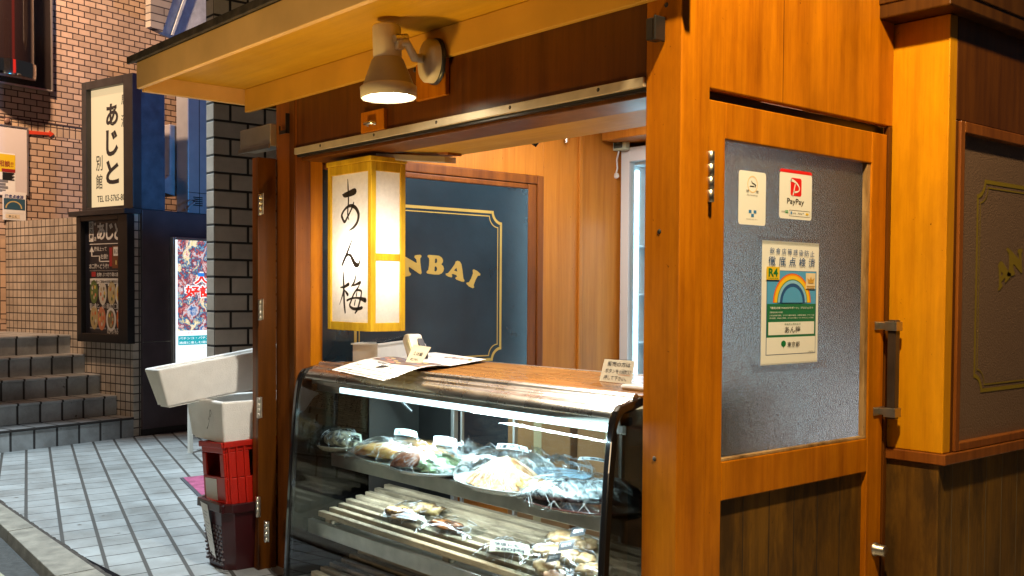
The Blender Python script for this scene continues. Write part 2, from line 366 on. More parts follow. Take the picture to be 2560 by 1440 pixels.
# ================================================================== GROUND
D1, D2 = Ve((-.9624, .2715, 0)), Ve((.0554, .9985, 0))
PAVT = tiles('pavement_tiles', (.9985, -.0554, 0), (.2715, .9624, 0), .236, .199, .0125, .022, (.42, .45, .46), (.06, .056, .052), off=.2, var=.13, ou=-6.70,
             rough=.34, ov=-.018, bst=.5, dirt=.42, spec=.6, grit=.5)
b = MB(); b.add([(-16, 1.97, 0), (-5.9, 1.97, 0), (-5.42, 1.985, 0), (2, 1.8, 0), (8, 1.8, 0), (8, 14, 0), (-16, 14, 0)], [tuple(range(7))])
struct(b.build('pavement', PAVT))
ASPH = mat('asphalt', (.055, .058, .058), .8, var=.35, vs=26, bs=120, bst=.5)
b = MB(); b.add([(-40, -30, -.07), (30, -30, -.07), (30, 1.9, -.07), (-40, 1.9, -.07)], [(0, 1, 2, 3)]); struct(b.build('road', ASPH))
CONC = mat('kerb_concrete', (.25, .23, .19), .75, var=.3, vs=9, bs=90, bst=.4)
b = MB(); xs = [-12.0, -10.8, -9.4, -8.0, -6.86, -5.62, -4.3, -3, -1.7, -.4, .9]
for i in range(len(xs)-1):
    x0, x1 = xs[i]+.006, xs[i+1]-.006
    yi = lambda x: 1.926+(-5.474-x)*.04-.012; yo = lambda x: 1.72+(-5.65-x)*.078
    b.loft([[Ve((x, yo(x)-.012, -.09)), Ve((x, yo(x), .004)), Ve((x, yi(x), .010)), Ve((x, yi(x), -.09))] for x in (x0, x1)], sm=False)
struct(b.build('kerb', CONC, bevel=.008))
rng = random.Random(3); b = MB(); a = []; c = []
for k in range(150):                       # worn mortar seam along the kerb, a few broken lumps in it
    x = -10+k*.042; y = 1.926+(-5.474-x)*.04; w = .016+.030*max(0, noise.noise(Ve((x*3.1, 2, 0)))); a.append((x, y-.014+rng.uniform(-.003, .003), .0035)); c.append((x, y+w+rng.uniform(-.006, .006), .0035))
b.add(a+c, [(i, i+1, i+151, i+150) for i in range(149)])
struct(b.build('kerb_joint', mat('kerb_mortar', (.055, .045, .038), .9, var=.6, vs=24, bs=80, bst=.6), solid=-1))
b = MB(); rect(b, mat('pale_pavers', (.34, .34, .24), .7, var=.2, vs=6, bs=60, bst=.3), lambda u, v, h: Ve((u, v, h)), -9, .4, -5.2, 1.585, -.066); struct(b.build('gutter', None))
# ================================================================== NEIGHBOUR (the tiled building on the left)
NA = R(13); NU = Ve((-math.sin(NA), math.cos(NA), 0)); NW = Ve((-math.cos(NA), -math.sin(NA), 0)); N0 = Ve((-10.56, 4.07, 0))
NB = thing('tiled_building', N0, 'salmon tiled building behind the steps with a dark mirrored bay window', 'building', rz=math.pi/2+NA)
NMAT = NB.matrix_world.copy()
def loc(o, parent=None):                   # vertices are in the neighbour's own axes (u to the right, w away, z up)
    if parent: o.parent = parent; o.matrix_parent_inverse = Matrix(); o.matrix_basis = Matrix()
    else: o.matrix_world = NMAT
    return o
def nl(p): q = NMAT.inverted()@Ve(p); return q
def nw(x, y, w): return nl(ppx(x, y, N0+NW*w, NW))        # photo point on the plane w = const
def nu(x, y, u): return nl(ppx(x, y, N0+NU*u, NU))
BW = 2.5
WALLT2 = tiles('salmon_wall_tiles_small', (1, 0, 0), (0, 0, 1), .155, .0735, .013, .012, (.56, .40, .29), (.05, .028, .022), var=.18, rough=.3, dirt=.2, spec=.5)
WALLV = tiles('salmon_soldier_tiles', (0, 0, 1), (1, 0, 0), .150, .080, .011, .011, (.60, .43, .28), (.05, .032, .028), var=.12, rough=.3, off=0)
WALLV2 = tiles('salmon_upright_tiles', (0, 0, 1), (1, 0, 0), .152, .077, .012, .012, (.56, .39, .26), (.05, .032, .028), var=.14, rough=.3, off=.5)
b = MB(); b.box((-6, BW, -.2), (6.5, BW+.3, 8)); loc(b.build('wall', WALLT2), NB)
z1, z2 = nw(0, 330, BW).z, nw(0, 287, BW).z
b = MB(); b.box((-6, BW-.004, z1+.03), (.95, BW-.0005, z2-.03)); loc(b.build('soldier_course', WALLV), NB)
b = MB(); b.box((-6, BW-.012, z2-.028), (.95, BW-.0008, z2-.012)); loc(b.build('band_joint', mat('dark_joint', (.05, .03, .03), .8)), NB)
p0, p1 = nw(-200, 800, BW), nw(153, 605, BW)
b = MB(); b.box((p0.x, BW-.004, p0.z), (p1.x, BW-.0005, p1.z)); loc(b.build('upright_tile_panel', WALLV2), NB)
# mirrored bay: a vertical dark glass half-drum with a chrome foot ring beside a flat dark pane
pb, pt = nw(60, 205, BW-.3), nw(95, 0, BW-.3)
uc, rr = nw(22, 150, BW-.2).x, .36; zb = nw(60, 155, BW-.35).z
DRUM = mat('dark_mirror_glass', (.016, .008, .007), .06, .0, coat=1, spec=1)
b = MB(); b.lathe([(rr, zb+.001), (rr, 8)], (uc, BW-.02, 0), n=40); o = loc(b.build('bay_drum', DRUM), NB)
b = MB(); b.lathe([(rr+.012, zb-.17), (rr+.022, zb-.12), (rr+.022, zb)], (uc, BW-.02, 0), n=40, cap=True); loc(b.build('chrome_ring', mat('chrome', (.75, .70, .62), .08, 1)), NB)
q = nw(121, 190, BW)
b = MB(); b.box((uc-.9, BW-.06, zb-.22), (q.x, BW-.0005, 8)); loc(b.build('bay_backing', mat('bay_dark_panel', (.02, .014, .012), .25, coat=.4)), NB)
b = MB(); b.box((uc-.9, BW-.065, zb-.225), (q.x+.02, BW-.001, zb-.205)).box((q.x, BW-.07, zb-.22), (q.x+.018, BW-.002, 8)); loc(b.build('bay_trim', ALU), NB)
# low corner block with tiled flank and dark front board
b = MB(); b.box((-.08, .005, -.2), (6, BW-.002, 2.285)); FL = tiles('flank_tiles', (.7, 1, 0), (0, 0, 1), .088, .088, .012, .012, (.52, .45, .37), (.05, .04, .035), var=.12, rough=.35, off=0, dirt=.4)
loc(b.build('corner_block', FL), NB)
FB = mat('dark_laminate', (.065, .048, .055), .38, var=.25, vs=3)
b = MB(); b.box((.004, -.035, .07), (3.5, .004, 2.325)); loc(b.build('front_board', FB, bevel=.004), NB)
b = MB(); b.box((.004, -.0365, .965), (3.5, -.0345, .972)); loc(b.build('board_joint', STEELD), NB)
b = MB(); b.box((-.12, -.02, 2.285), (3.5, .6, 2.335)); loc(b.build('block_capping', mat('dark_capping', (.03, .03, .035), .5)), NB)
b = MB(); b.box((.004, -.02, -.1), (3.5, .003, .07)); loc(b.build('plinth', BLACK), NB)
# steps
STT = tiles('step_tiles', (1, 0, 0), (0, 0, 1), .228, .40, .022, .016, (.36, .38, .39), (.03, .028, .028), var=.16, rough=.4, off=0, dirt=.45, ov=-.2, grit=.35)
b = MB(); NSTEP = 5; hs = [.205, .205, .205, .20, .20]; ww = [0, .30, .60, .88, 1.16]; z = 0
for i in range(NSTEP):
    w1 = ww[i+1] if i < 4 else BW
    b.box((-5, ww[i], z-.3 if i == 0 else z-.05), (-.083, w1+.05 if i < 4 else BW-.003, z+hs[i]-.028)); z += hs[i]
o = struct(loc(b.build('steps', STT)))
b = MB(); z = 0; NOS = tiles('nosing_tiles', (1, 0, 0), (0, 1, 0), .228, .26, .022, .02, (.43, .45, .46), (.03, .026, .025), var=.14, rough=.38, off=0, dirt=.4, ov=-.02, grit=.3)
for i in range(NSTEP):
    w1 = ww[i+1] if i < 4 else BW-.004
    b.box((-5, ww[i]-.016, z+hs[i]-.026), (-.0835, w1-.001, z+hs[i])); z += hs[i]
struct(loc(b.build('step_treads', NOS, bevel=.008)))
ZL = z
# outside stair soffit high on the right
PL = mat('grey_plaster', (.50, .55, .58), .8, var=.2, vs=9, bs=60, bst=.6)
T = lambda u, v, h: Ve((u, 1.4+h, v)); so = thing('outside_stair', N0+Ve((0, 0, 4)), 'underside of an outside stair lit blue above the tiled wall', 'stair'); so.matrix_world = NMAT
P = [nw(x, y, 1.4) for x, y in ((399, 83), (432, 96), (470, 92), (700, 40), (700, -160), (478, -160))]
b = MB(); b.prism([(p.x, p.z) for p in P], T, 0, .06); loc(b.build('soffit', PL, bevel=.02), so)
P = [nw(x, y, 1.4) for x, y in ((369, -160), (369, 68), (398.5, 82), (476, -160))]
b = MB(); b.prism([(p.x, p.z) for p in P], T, -.06, .04); loc(b.build('stringer', tiles('stringer_tiles', (1, 0, 0), (0, 0, 1), .5, .09, .012, .012, (.36, .32, .27), (.05, .04, .04), rough=.4)), so)
P = [nw(x, y, 1.4) for x, y in ((424, 88), (429, 90), (520, -160), (510, -160))]
b = MB(); b.prism([(p.x, p.z) for p in P], T, -.04, -.001); loc(b.build('conduit', PL), so)
# ---- backlit blade sign
SGN = thing('lightbox_sign', NMAT@Ve((-.1, .4, 2.34)), 'tall lit cream sign box with black brush lettering, blue side panel', 'sign'); SGN.matrix_world = NMAT
u0, zb, zt = -.10, 2.337, 3.70; wl, wr = .885, -.035
SF = mat('sign_frame', (.022, .020, .022), .45, var=.3, vs=8)
b = MB(); fw = .085
b.box((u0, wr, zb), (u0+.10, wr+.165, zt)).box((u0, wl-fw, zb), (u0+.10, wl, zt)).box((u0, wr+.165, zt-fw), (u0+.10, wl-fw, zt)).box((u0, wr+.165, zb), (u0+.10, wl-fw, zb+.035))
loc(b.build('frame', SF, bevel=.004), SGN)
BLUEP = mat('blue_weathered_panel', (.055, .075, .10), .5, .2, var=.35, vs=7, rv=.15)
b = MB(); b.box((u0+.10, wr+.012, zb), (.285, wl-.012, zt-.01)); loc(b.build('cabinet', BLUEP), SGN)
T = Fr(Ve((u0+.06, 0, 0)), (0, -1, 0), (0, 0, 1)); b = MB()          # u runs towards the viewer's right
LIT = mat('lit_cream_acrylic', (.12, .10, .08), .4, emit=.80, ecol=(1.0, .74, .40))
rect(b, LIT, T, -(wl-fw), zb+.035, -(wr+fw), zt-fw, 0)
def sg(x, y): q = nu(x, y, u0+.06); return (-q.y, q.z)
def tbox(mb, m, T, f, s, x0, y0, x1, y1, bold=0, h=.002):
    a, c = f(x0, y1), f(x1, y0); text(mb, m, T, s, a[0], a[1], c[0]-a[0], c[1]-a[1], h, bold)
ST = Fr(T.o, (0, -1, 0), (0, 0, 1), (-1, 0, 0))
for ch, y0, y1, xa, xb in (('あ', 256, 317, 266, 296), ('じ', 322, 392, 266, 296), ('と', 398, 462, 266, 298)): tbox(b, INK, ST, sg, ch, xa, y0, xb, y1, .035, .004)
for ch, y0, y1 in (('別', 388, 428), ('館', 435, 474)): tbox(b, INK, ST, sg, ch, 241, y0, 257, y1, .006, .004)
tbox(b, INK, ST, sg, 'TEL 03-5765-80', 244, 484, 313, 506, .012, .004)
tbox(b, INK, ST, sg, '居', 304, 235, 318, 262, .01, .004); tbox(b, INK, ST, sg, '酒', 304, 285, 318, 318, .01, .004)
loc(b.build('lit_face', None, solid=-1), SGN)
# ---- dark menu board under it
MN = thing('menu_board', NMAT@Ve((-.2, .4, .95)), 'black framed menu board with food photos below the lit sign', 'sign'); MN.matrix_world = NMAT
zb, zt = .955, 2.275; b = MB(); um = -.17
b.box((um, wr, zb), (-.085, wr+.165, zt)).box((um, wl-fw, zb), (-.085, wl, zt)).box((um, wr+.165, zt-.05), (-.085, wl-fw, zt)).box((um, wr+.165, zb), (-.085, wl-fw, zb+.09))
loc(b.build('frame', BLACK, bevel=.004), MN)
b = MB(); b.box((-.21, -.05, 2.277), (-.085, .97, 2.329)); loc(b.build('ledge', SF, bevel=.004), MN)
b = MB(); T = Fr((-.115, 0, 0), (0, -1, 0), (0, 0, 1), (-1, 0, 0)); MBK = mat('menu_black', (.012, .013, .02), .3)
rect(b, MBK, T, -(wl-fw), zb+.09, -(wr+fw+.02), zt-.05, 0)
PW = ink('pale', (.62, .60, .56)); PRD = ink('dark_red', (.30, .02, .02)); PBR = ink('brown', (.14, .05, .02)); PYL = ink('straw', (.55, .42, .16))
def mf(x, y): q = nu(200+x/4.11, 520+y/4.11, -.115); return (-q.y, q.z)
def mbx(m, x0, y0, x1, y1, h=.001): a, c = mf(x0, y1), mf(x1, y0); rect(b, m, T, a[0], a[1], c[0], c[1], h)
def mtx(m, s, *q, bold=.01): tbox(b, m, T, mf, s, *q, bold, .003)
mbx(PW, 95, 140, 138, 348); [mtx(INK, c, 100, 150+i*64, 134, 205+i*64) for i, c in enumerate('居酒屋')]
mtx(PW, '本', 147, 145, 170, 185); mtx(PW, '店', 147, 295, 170, 340)
for c, xa, xb in (('あ', 178, 258), ('じ', 268, 345), ('と', 355, 432)): mtx(PW, c, xa, 150, xb, 330, bold=.03)
mbx(PW, 100, 364, 448, 370); mbx(PW, 100, 640, 448, 646)
b.use(PW).add([T(*mf(100, 452), .002), T(*mf(146, 452), .002), T(*mf(123, 395), .002)], [(0, 1, 2)])
for q in ((117, 452, 128, 500), (117, 489, 208, 500), (197, 489, 208, 555), (197, 542, 302, 555)): mbx(PW, *q, .002)
mtx(PW, '階段上って', 150, 395, 275, 445); mtx(PW, '右側!!', 215, 470, 290, 525); mtx(PW, 'お二階へどうぞ!!', 100, 570, 298, 625)
mbx(PRD, 303, 405, 330, 600); mbx(PBR, 332, 385, 447, 620); mbx(PW, 345, 398, 402, 492, .002); mtx(INK, 'あじと', 352, 420, 396, 470)
for (x, y, r) in ((430, 440, 14), (372, 560, 16), (432, 570, 16)): disc(b, PYL, T, *mf(x, y), .012, .025, .002)
mbx(PRD, 120, 655, 162, 705); mtx(PW, '名物! ぶつ切り鶏の唐揚と', 175, 660, 445, 705)
mbx(PW, 105, 722, 447, 778); mtx(INK, 'お一人様〜ご宴会40名様迄御対応します', 112, 732, 440, 770)
food = [ink('greens', (.10, .14, .04)), ink('pale_fish', (.50, .46, .38)), ink('tempura', (.42, .34, .18)), ink('egg', (.55, .40, .08)), ink('grilled', (.40, .30, .14)), ink('salmon', (.50, .18, .09)), ink('stew', (.20, .15, .08)), ink('carrot', (.50, .13, .03))]
for i, (x, y) in enumerate(((145, 860), (235, 875), (328, 875), (412, 880), (148, 1125), (225, 1135), (320, 1145), (418, 1145))):
    if i in (3, 6): disc(b, PW, T, *mf(x, y), .088, .125, .001); 
    disc(b, food[i], T, *mf(x, y), .062 if i in (3, 6) else .072, .095 if i in (3, 6) else .125, .002)
    a = mf(x, y)
    for k in range(7): disc(b, food[(i*3+k) % 8], T, a[0]+.035*math.cos(k*2.4), a[1]+.06*math.sin(k*2.4), .014, .022, .003, 8)
    mbx(PW, x-40, y-95, x-30, y-75, .002)
mtx(PW, '旨い魚と、旨い酒あり', 105, 980, 345, 1030); mbx(PW, 350, 985, 382, 1035); mbx(MBK, 354, 991, 378, 1029, .003); disc(b, PW, T, *mf(415, 1015), .05, .055, .002)
mtx(PW, '03-5765-80', 283, 1240, 442, 1290); mbx(ink('grey', (.2, .2, .21)), 105, 1230, 270, 1238)
loc(b.build('menu_print', None, solid=-1), MN)
# ---- lit poster case on the front board
PC = thing('poster_case', NMAT@Ve((.6, -.05, .8)), 'backlit advertising poster in a silver frame on the dark board', 'poster'); PC.matrix_world = NMAT
a0, a1 = nw(433, 592, -.09), nw(433, 892, -.09); zt, zb, ua = a0.z, a1.z-.35, a0.x; ub = ua+.78
b = MB(); fr = .028
b.box((ua, -.09, zb), (ua+fr, -.036, zt)).box((ub-fr, -.09, zb), (ub, -.036, zt)).box((ua+fr, -.09, zt-fr), (ub-fr, -.036, zt)).box((ua+fr, -.09, zb), (ub-fr, -.036, zb+fr))
loc(b.build('frame', ALU, bevel=.006), PC)
T = Fr((0, -.075, 0), (1, 0, 0), (0, 0, 1), (0, -1, 0)); b = MB()
def E_(n, c, k=1.25): return mat('lit_'+n, sc(c, .3), .5, emit=k, ecol=c)
eW, eR, eY, eB, eT, eK, eO, eDR = E_('white', (.86, .93, .95)), E_('red', (.80, .03, .02)), E_('yellow', (1, .72, .12)), E_('blue', (.03, .22, .70)), E_('teal', (.02, .36, .42)), E_('black', (.012, .013, .02), 1), E_('orange', (.9, .30, .03)), E_('dark_red', (.30, .02, .02))
def pf(x, y): q = nw(420+x/4.5, 580+y/4.5, -.075); return (q.x, q.z)
def pbx(m, x0, y0, x1, y1, h=.001): p, q = pf(x0, y1), pf(x1, y0); rect(b, m, T, p[0], p[1], q[0], q[1], h)
rect(b, eW, T, ua+fr, zb+fr, ub-fr, zt-fr, 0)
def art_mat():                              # a loud jumble of colour, no figures
    m, nt, p, o = nodes('lit_poster_art'); v = coord(nt, (1.0, 1, .8)); ds = N(nt, 'ShaderNodeTexNoise'); ds.inputs['Scale'].default_value = 7; ds.inputs['Detail'].default_value = 5; L(nt, v, ds.inputs[0])
    ad = N(nt, 'ShaderNodeVectorMath', operation='MULTIPLY_ADD'); L(nt, ds.outputs['Color'], ad.inputs[0]); ad.inputs[1].default_value = (.35, .35, .35); L(nt, v, ad.inputs[2])
    n1 = noise_n(nt, ad.outputs[0], 5.5, 7, .72)
    c = ramp(nt, n1, [(.20, (.02, .02, .03)), (.34, (.05, .16, .45)), (.40, (.70, .72, .74)), (.45, (.55, .03, .02)), (.48, (.03, .03, .06)), (.52, (.06, .30, .60)), (.555, (.88, .60, .12)), (.59, (.97, .93, .80)), (.64, (.65, .06, .03)), (.72, (.06, .30, .38)), (.82, (.9, .9, .85))])
    L(nt, c, p.inputs['Emission Color']); p.inputs['Emission Strength'].default_value = 1.15; p.inputs['Base Color'].default_value = (.1, .1, .1, 1); return m
pbx(art_mat(), 110, 115, 700, 1112)
def ptx(m, s, *q, bold=0, h=.012): tbox(b, m, T, pf, s, *q, bold, h)
ptx(eW, '人', 270, 450, 470, 600, bold=.10, h=.0115); ptx(eR, '人', 285, 462, 455, 588, bold=.03)
ptx(eW, '好評', 165, 590, 520, 750, bold=.09, h=.0115); ptx(eR, '好評', 185, 605, 505, 738, bold=.03)
pbx(eB, 330, 462, 400, 500, .0125)
pbx(eW, 108, 1112, 700, 1150, .011); ptx(eR, '新型コロナウイルス', 210, 1118, 520, 1144)
pbx(eT, 108, 1150, 700, 1275, .011); ptx(eW, 'パチンコ・パチスロは', 118, 1168, 540, 1212, bold=.01); ptx(eW, '適度に楽しむ遊びです', 118, 1216, 540, 1262, bold=.01)
pbx(eW, 108, 1275, 700, 1400, .011); ptx(eT, 'のめり込みに注意しましょう', 122, 1285, 580, 1315); ptx(eK, 'パチンコ・パチスロ産業21世紀会', 210, 1335, 580, 1352)
loc(b.build('lit_poster', None, solid=-1), PC)
RS = thing('red_lit_sign', (-8.3, 5.8, 3.4), 'narrow red lit sign in the passage, mirrored in the dark bay', 'sign')
b = MB(); b.box((-8.36, 5.3, 3.4), (-8.30, 6.2, 7.0)); b.build('lit_panel', mat('lit_red', (.3, .02, .01), .5, emit=3.5, ecol=(1, .08, .015)), RS)
b = MB(); b.box((-8.29, 5.28, 3.38), (-8.24, 6.22, 7.02)); b.build('sign_back', BLACK, RS)
# ---- machine cabinet, duct and cable on top of the block
AC = thing('outdoor_cabinet', NMAT@Ve((.7, .4, 2.34)), 'tall white machine cabinet standing on the dark block behind the sign', 'cabinet'); AC.matrix_world = NMAT
WM = mat('white_sheet_metal', (.30, .30, .31), .4, .1, var=.1, vs=5)
c0, c1 = nw(470, 500, .25), nw(470, 250, .25)
b = MB(); b.box((c0.x, .25, 2.337), (c0.x+.62, .46, c1.z+.15)); loc(b.build('cabinet_body', WM, bevel=.012), AC)
b = MB(); s0 = nw(498, 400, .248).x; b.box((s0, .2465, 2.36), (s0+.006, .2505, c1.z+.1)); b.box((c0.x, .2465, 2.58), (c0.x+.62, .2505, 2.586)); loc(b.build('panel_seam', BLACK), AC)
b = MB()
for k in range(5): b.box((c0.x+.07, .2455, 2.44+k*.022), (c0.x+.19, .2508, 2.451+k*.022))
loc(b.build('louvre', BLACK), AC)
DU = thing('air_duct', NMAT@Ve((.45, .5, 2.4)), 'grey curved air duct between the blue sign box and the white cabinet', 'duct'); DU.matrix_world = NMAT
d0, d1 = nw(424, 310, .5), nw(452, 470, .5)
b = MB(); b.prism([(d0.x, d0.z), (d1.x, d0.z), (d1.x, d1.z-.02), (d1.x-.05, d1.z-.10), (d0.x-.12, d1.z-.06), (d0.x-.12, d1.z+.03), (d0.x, d1.z+.13)], lambda u, v, h: Ve((u, h, v)), .5, .78)
loc(b.build('duct_body', mat('grey_duct', (.34, .32, .33), .5, var=.2, vs=5), bevel=.012), DU)
p = [nw(x, y, .2) for x, y in ((462, 522), (468, 505), (480, 498), (490, 500), (486, 508), (474, 515), (470, 524))]
o = MB().tube([q for q in p], .008).build('cable', mat('grey_cable', (.3, .3, .3), .5)); loc(o); tag(o, 'looped grey cable lying on the dark block by the white cabinet', 'cable')
# ---- notices on the back wall
WB = thing('whiteboard', NMAT@Ve((-.4, BW, 2.9)), 'white notice board with aluminium edge on the salmon tiled wall', 'notice board'); WB.matrix_world = NMAT
q0, q1 = nw(70, 322, BW-.02), nw(72, 488, BW-.02)
b = MB(); b.box((q0.x-1.1, BW-.018, q1.z), (q0.x-.02, BW-.003, q0.z)); loc(b.build('board', mat('board_white', (.66, .60, .58), .3)), WB)
b = MB(); b.box((q0.x-.02, BW-.03, q1.z-.01), (q0.x, BW-.003, q0.z+.012)).box((q0.x-1.1, BW-.03, q0.z), (q0.x-.02, BW-.003, q0.z+.012)); loc(b.build('edge', ALU), WB)
WT = Fr((0, BW-.0195, 0), (1, 0, 0), (0, 0, 1), (0, -1, 0))
def wf(x, y): q = nw(x, y, BW-.02); return (q.x, q.z)
def wbx(bb, m, x0, y0, x1, y1, h=.001): p, q = wf(x0, y1), wf(x1, y0); rect(bb, m, WT, p[0], p[1], q[0], q[1], h)
b = MB(); YL = ink('yellow', (.75, .52, .02)); wbx(b, PAPER, -60, 385, 38, 482, .0005); wbx(b, YL, -60, 388, 38, 423); tbox(b, ink('brown_red', (.30, .06, .02)), WT, wf, '相談!!', -4, 403, 33, 415, .02, .003)
wbx(b, PRD, 4, 424, 38, 429, .002)
for k in range(7): wbx(b, INK, 6, 433+k*2.6, 36-3*(k % 3), 434+k*2.6, .002)
for k in range(4): wbx(b, ink('grey', (.2, .2, .21)), -40, 450+k*8, 20-(k % 2)*6, 451.4+k*8, .002)
o = loc(b.build('paper_notice', None, solid=-1)); tag(o, 'white leaflet with yellow heading pinned on the white notice board', 'leaflet')
b = MB(); wbx(b, PAPER, 5, 482, 63, 549, .014); wbx(b, ink('steel_blue', (.04, .10, .15), .1), 8, 499, 61, 523, .015); tbox(b, ink('navy', (.05, .06, .2)), WT, wf, '徹底点検済', 10, 489, 57, 495, .02, .016)
disc(b, PYL, WT, *wf(33, 521), .10, .085, .0155, 20, .85, 0, math.pi); wbx(b, PAPER, 9, 527, 57, 532, .0155); wbx(b, CREAMP, 12, 537, 48, 545, .0155); tbox(b, INK, WT, wf, 'あじと', 20, 539, 40, 543, .01, .017)
o = loc(b.build('rainbow_notice', None, solid=-1)); tag(o, 'small laminated notice with a blue picture below the white board', 'notice')
b = MB(); RD = ink('arrow_red', (.58, .05, .02)); P = [wf(*q) for q in ((72, 326), (124, 331), (124, 327), (136, 335), (125, 342), (124, 338), (72, 335))]; b.use(RD).prism(P, lambda u, v, h: WT(u, v, h), -.014, .001)
o = loc(b.build('arrow_sticker', None)); tag(o, 'red arrow pointing right stuck on the salmon tiles', 'sticker')
p = nw(18, 302, BW-.02); b = MB(); b.lathe([(.001, 0), (.032, 0), (.036, .02), (.03, .033)], (p.x, BW-.034, p.z), Ve((0, 1, 0)), 20); o = loc(b.build('pipe_cap', mat('cap_pink', (.20, .11, .085), .5))); tag(o, 'round capped pipe end in the salmon wall above the notice board', 'pipe')
# ---- tiled wall end beside the shop
CT = tiles('pillar_tiles', (.0, 1, 0), (0, 0, 1), .245, .1115, .017, .015, (.58, .51, .44), (.022, .018, .016), var=.07, rough=.35, off=.5, ou=2.90, ov=.03, dirt=.3)
CT2 = tiles('pillar_tiles_edge', (1, 0, 0), (0, 0, 1), .122, .1115, .017, .015, (.58, .51, .44), (.022, .018, .016), var=.07, rough=.35, off=0, ou=-6.42, ov=.03, dirt=.3)
b = MB(CT, CT2); b.box((-6.42, 2.91, -.2), (-6.3, 5.2, 6)); b.mi = [0, 0, 1, 0, 1, 0]
o = b.build('tiled_pillar', None, bevel=.006); tag(o, 'pillar clad in large grey beige tiles between the poster and the shop', 'pillar')
# ================================================================== THE SHOP
SH = thing('shop_building', (-3.6, 2.713, 0), 'small orange wood shop front with a serving hatch and a frosted door', 'shop')
def sp(name, m, *boxes, bevel=.004, parent=None): return bx(name, m, parent or SH, *boxes, bevel=bevel)
HZ = 2.235
sp('corner_post', WD, ((-2.440, YA, -.1), (XB, 2.866, 3.4)))
sp('door_post', WDR, ((-5.105, YA, -.1), (-4.887, 2.80, 2.72)))
sp('post_edge_strip', WDB, ((-4.95, YA-.006, -.1), (-4.893, YA-.0005, 2.503)), bevel=.002)
sp('inner_jamb', WD, ((-4.955, 2.801, -.1), (-4.889, 2.875, 2.24)))
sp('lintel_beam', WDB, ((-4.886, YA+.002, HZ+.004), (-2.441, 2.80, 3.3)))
sp('steel_rail', mat('worn_rail_metal', (.58, .50, .38), .42, .45, var=.15, vs=9), ((-4.885, YA-.012, HZ-.018), (-2.442, YA+.004, HZ+.016)), bevel=.002)
for k in range(5): x = -4.62+k*.49; MB().lathe([(.001, .016), (.008, .014), (.009, .012)], (x, YA+.002, HZ+.002), Ve((0, -1, 0)), 10).build('rail_screw', DARKMET, SH)
sp('shutter_slot', BLACK, ((-4.885, YA+.006, HZ-.03), (-2.442, YA+.03, HZ+.004)), bevel=0)
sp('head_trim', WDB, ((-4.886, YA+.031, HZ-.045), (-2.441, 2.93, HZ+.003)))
sp('ceiling_board', wood('pale_ceiling_board', (.42, .24, .016), (.33, .175, .010), .5, 'x', coat=.05), ((-4.30, 2.931, HZ-.035), (-2.36, 3.27, HZ+.02)))
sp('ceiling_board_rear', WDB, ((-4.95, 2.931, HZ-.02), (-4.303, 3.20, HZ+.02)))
# lamp track slat hanging beside the lantern
p0, p1 = px(940, 398, 'z', HZ-.078), px(1112, 406, 'z', HZ-.085)
b = MB(); b.loft([[p0+Ve(q) for q in ((0, 0, 0), (0, .07, 0), (0, .07, .03), (0, 0, .03))], [p1+Ve(q) for q in ((0, 0, 0), (0, .07, 0), (0, .07, .03), (0, 0, .03))]], sm=False)
b.build('track_slat', ALU, SH, bevel=.003)
b = MB(); b.loft([[p+Ve((0, .005, .031)), p+Ve((0, .09, .031)), p+Ve((0, .09, .049)), p+Ve((0, .005, .049))] for p in (p0+Ve((-.25, .0, 0)), p1+Ve((.02, 0, .006)))], sm=False); b.build('track_batten', WDR, SH, bevel=.002)
# awning
AW_T = wood('awning_soffit', (.58, .31, .010), (.48, .25, .007), .5, 'x', coat=.05, dirt=.15)
ye = 2.09
aw = sp('awning', AW_T, ((-5.43, ye+.03, 2.632), (-2.25, YA, 2.66)), bevel=0)
b = MB(); b.box((-5.46, ye, 2.562), (-2.25, ye+.028, 2.70)); b.build('fascia', CREAM, aw, .004)
b = MB(); b.box((-5.462, ye+.029, 2.548), (-5.432, YA+.25, 2.70)); b.build('end_board', CREAM, aw, .004)
b = MB(); b.box((-5.42, YA-.028, 2.503), (-2.20, YA-.0005, 2.631)); b.build('ledger_board', mat('ledger_paint', (.54, .285, .030), .5, var=.12, vs=3), aw, .004)
b = MB(); b.box((-5.50, ye-.035, 2.702), (-2.22, YA+.3, 2.724)).box((-5.50, ye-.038, 2.69), (-2.22, ye-.022, 2.728)); b.build('drip_edge', DARKMET, aw, .004)
sp('end_wall_above', WDB, ((-5.43, YA+.26, 2.5), (-4.96, YA+.28, 3.3)))
# transom + door side wall
sp('transom_panel', WD, ((XB-.04, 2.868, 2.212), (XB-.006, 4.094, 3.4)))
sp('transom_seam', WDB, ((XB-.0075, 3.30, 2.215), (XB-.0055, 3.303, 3.4)), bevel=0)
sp('door_head_gap', BLACK, ((XB-.06, 2.868, 2.178), (XB-.045, 4.09, 2.212)), bevel=0)
# --- entrance door
DX = XB-.012
y0, y1, gy0, gy1, gz0, gz1 = 2.876, 4.062, 2.970, 3.945, .902, 2.047
dr = sp('entrance_door', WD, ((DX-.036, y0, .02), (DX, gy0, 2.176)), ((DX-.036, gy1, .02), (DX, y1, 2.176)), ((DX-.036, gy0, gz1), (DX, gy1, 2.176)), ((DX-.036, gy0, .762), (DX, gy1, gz0)), ((DX-.036, gy0, .02), (DX, gy1, .16)))
sp('door_panel', WDD, ((DX-.036, gy0-.01, .15), (DX-.024, gy1+.01, .772)), parent=dr, bevel=0)
b = MB()
for k in range(1, 6): y = gy0+k*(gy1-gy0)/6; b.box((DX-.0245, y-.002, .16), (DX-.0232, y+.002, .762))
b.build('plank_joint', mat('joint_dark', (.02, .012, .006), .7), dr)
FROST = frosted('frosted_door_glass', (.52, .55, .57), .15, 165, .75, .92)
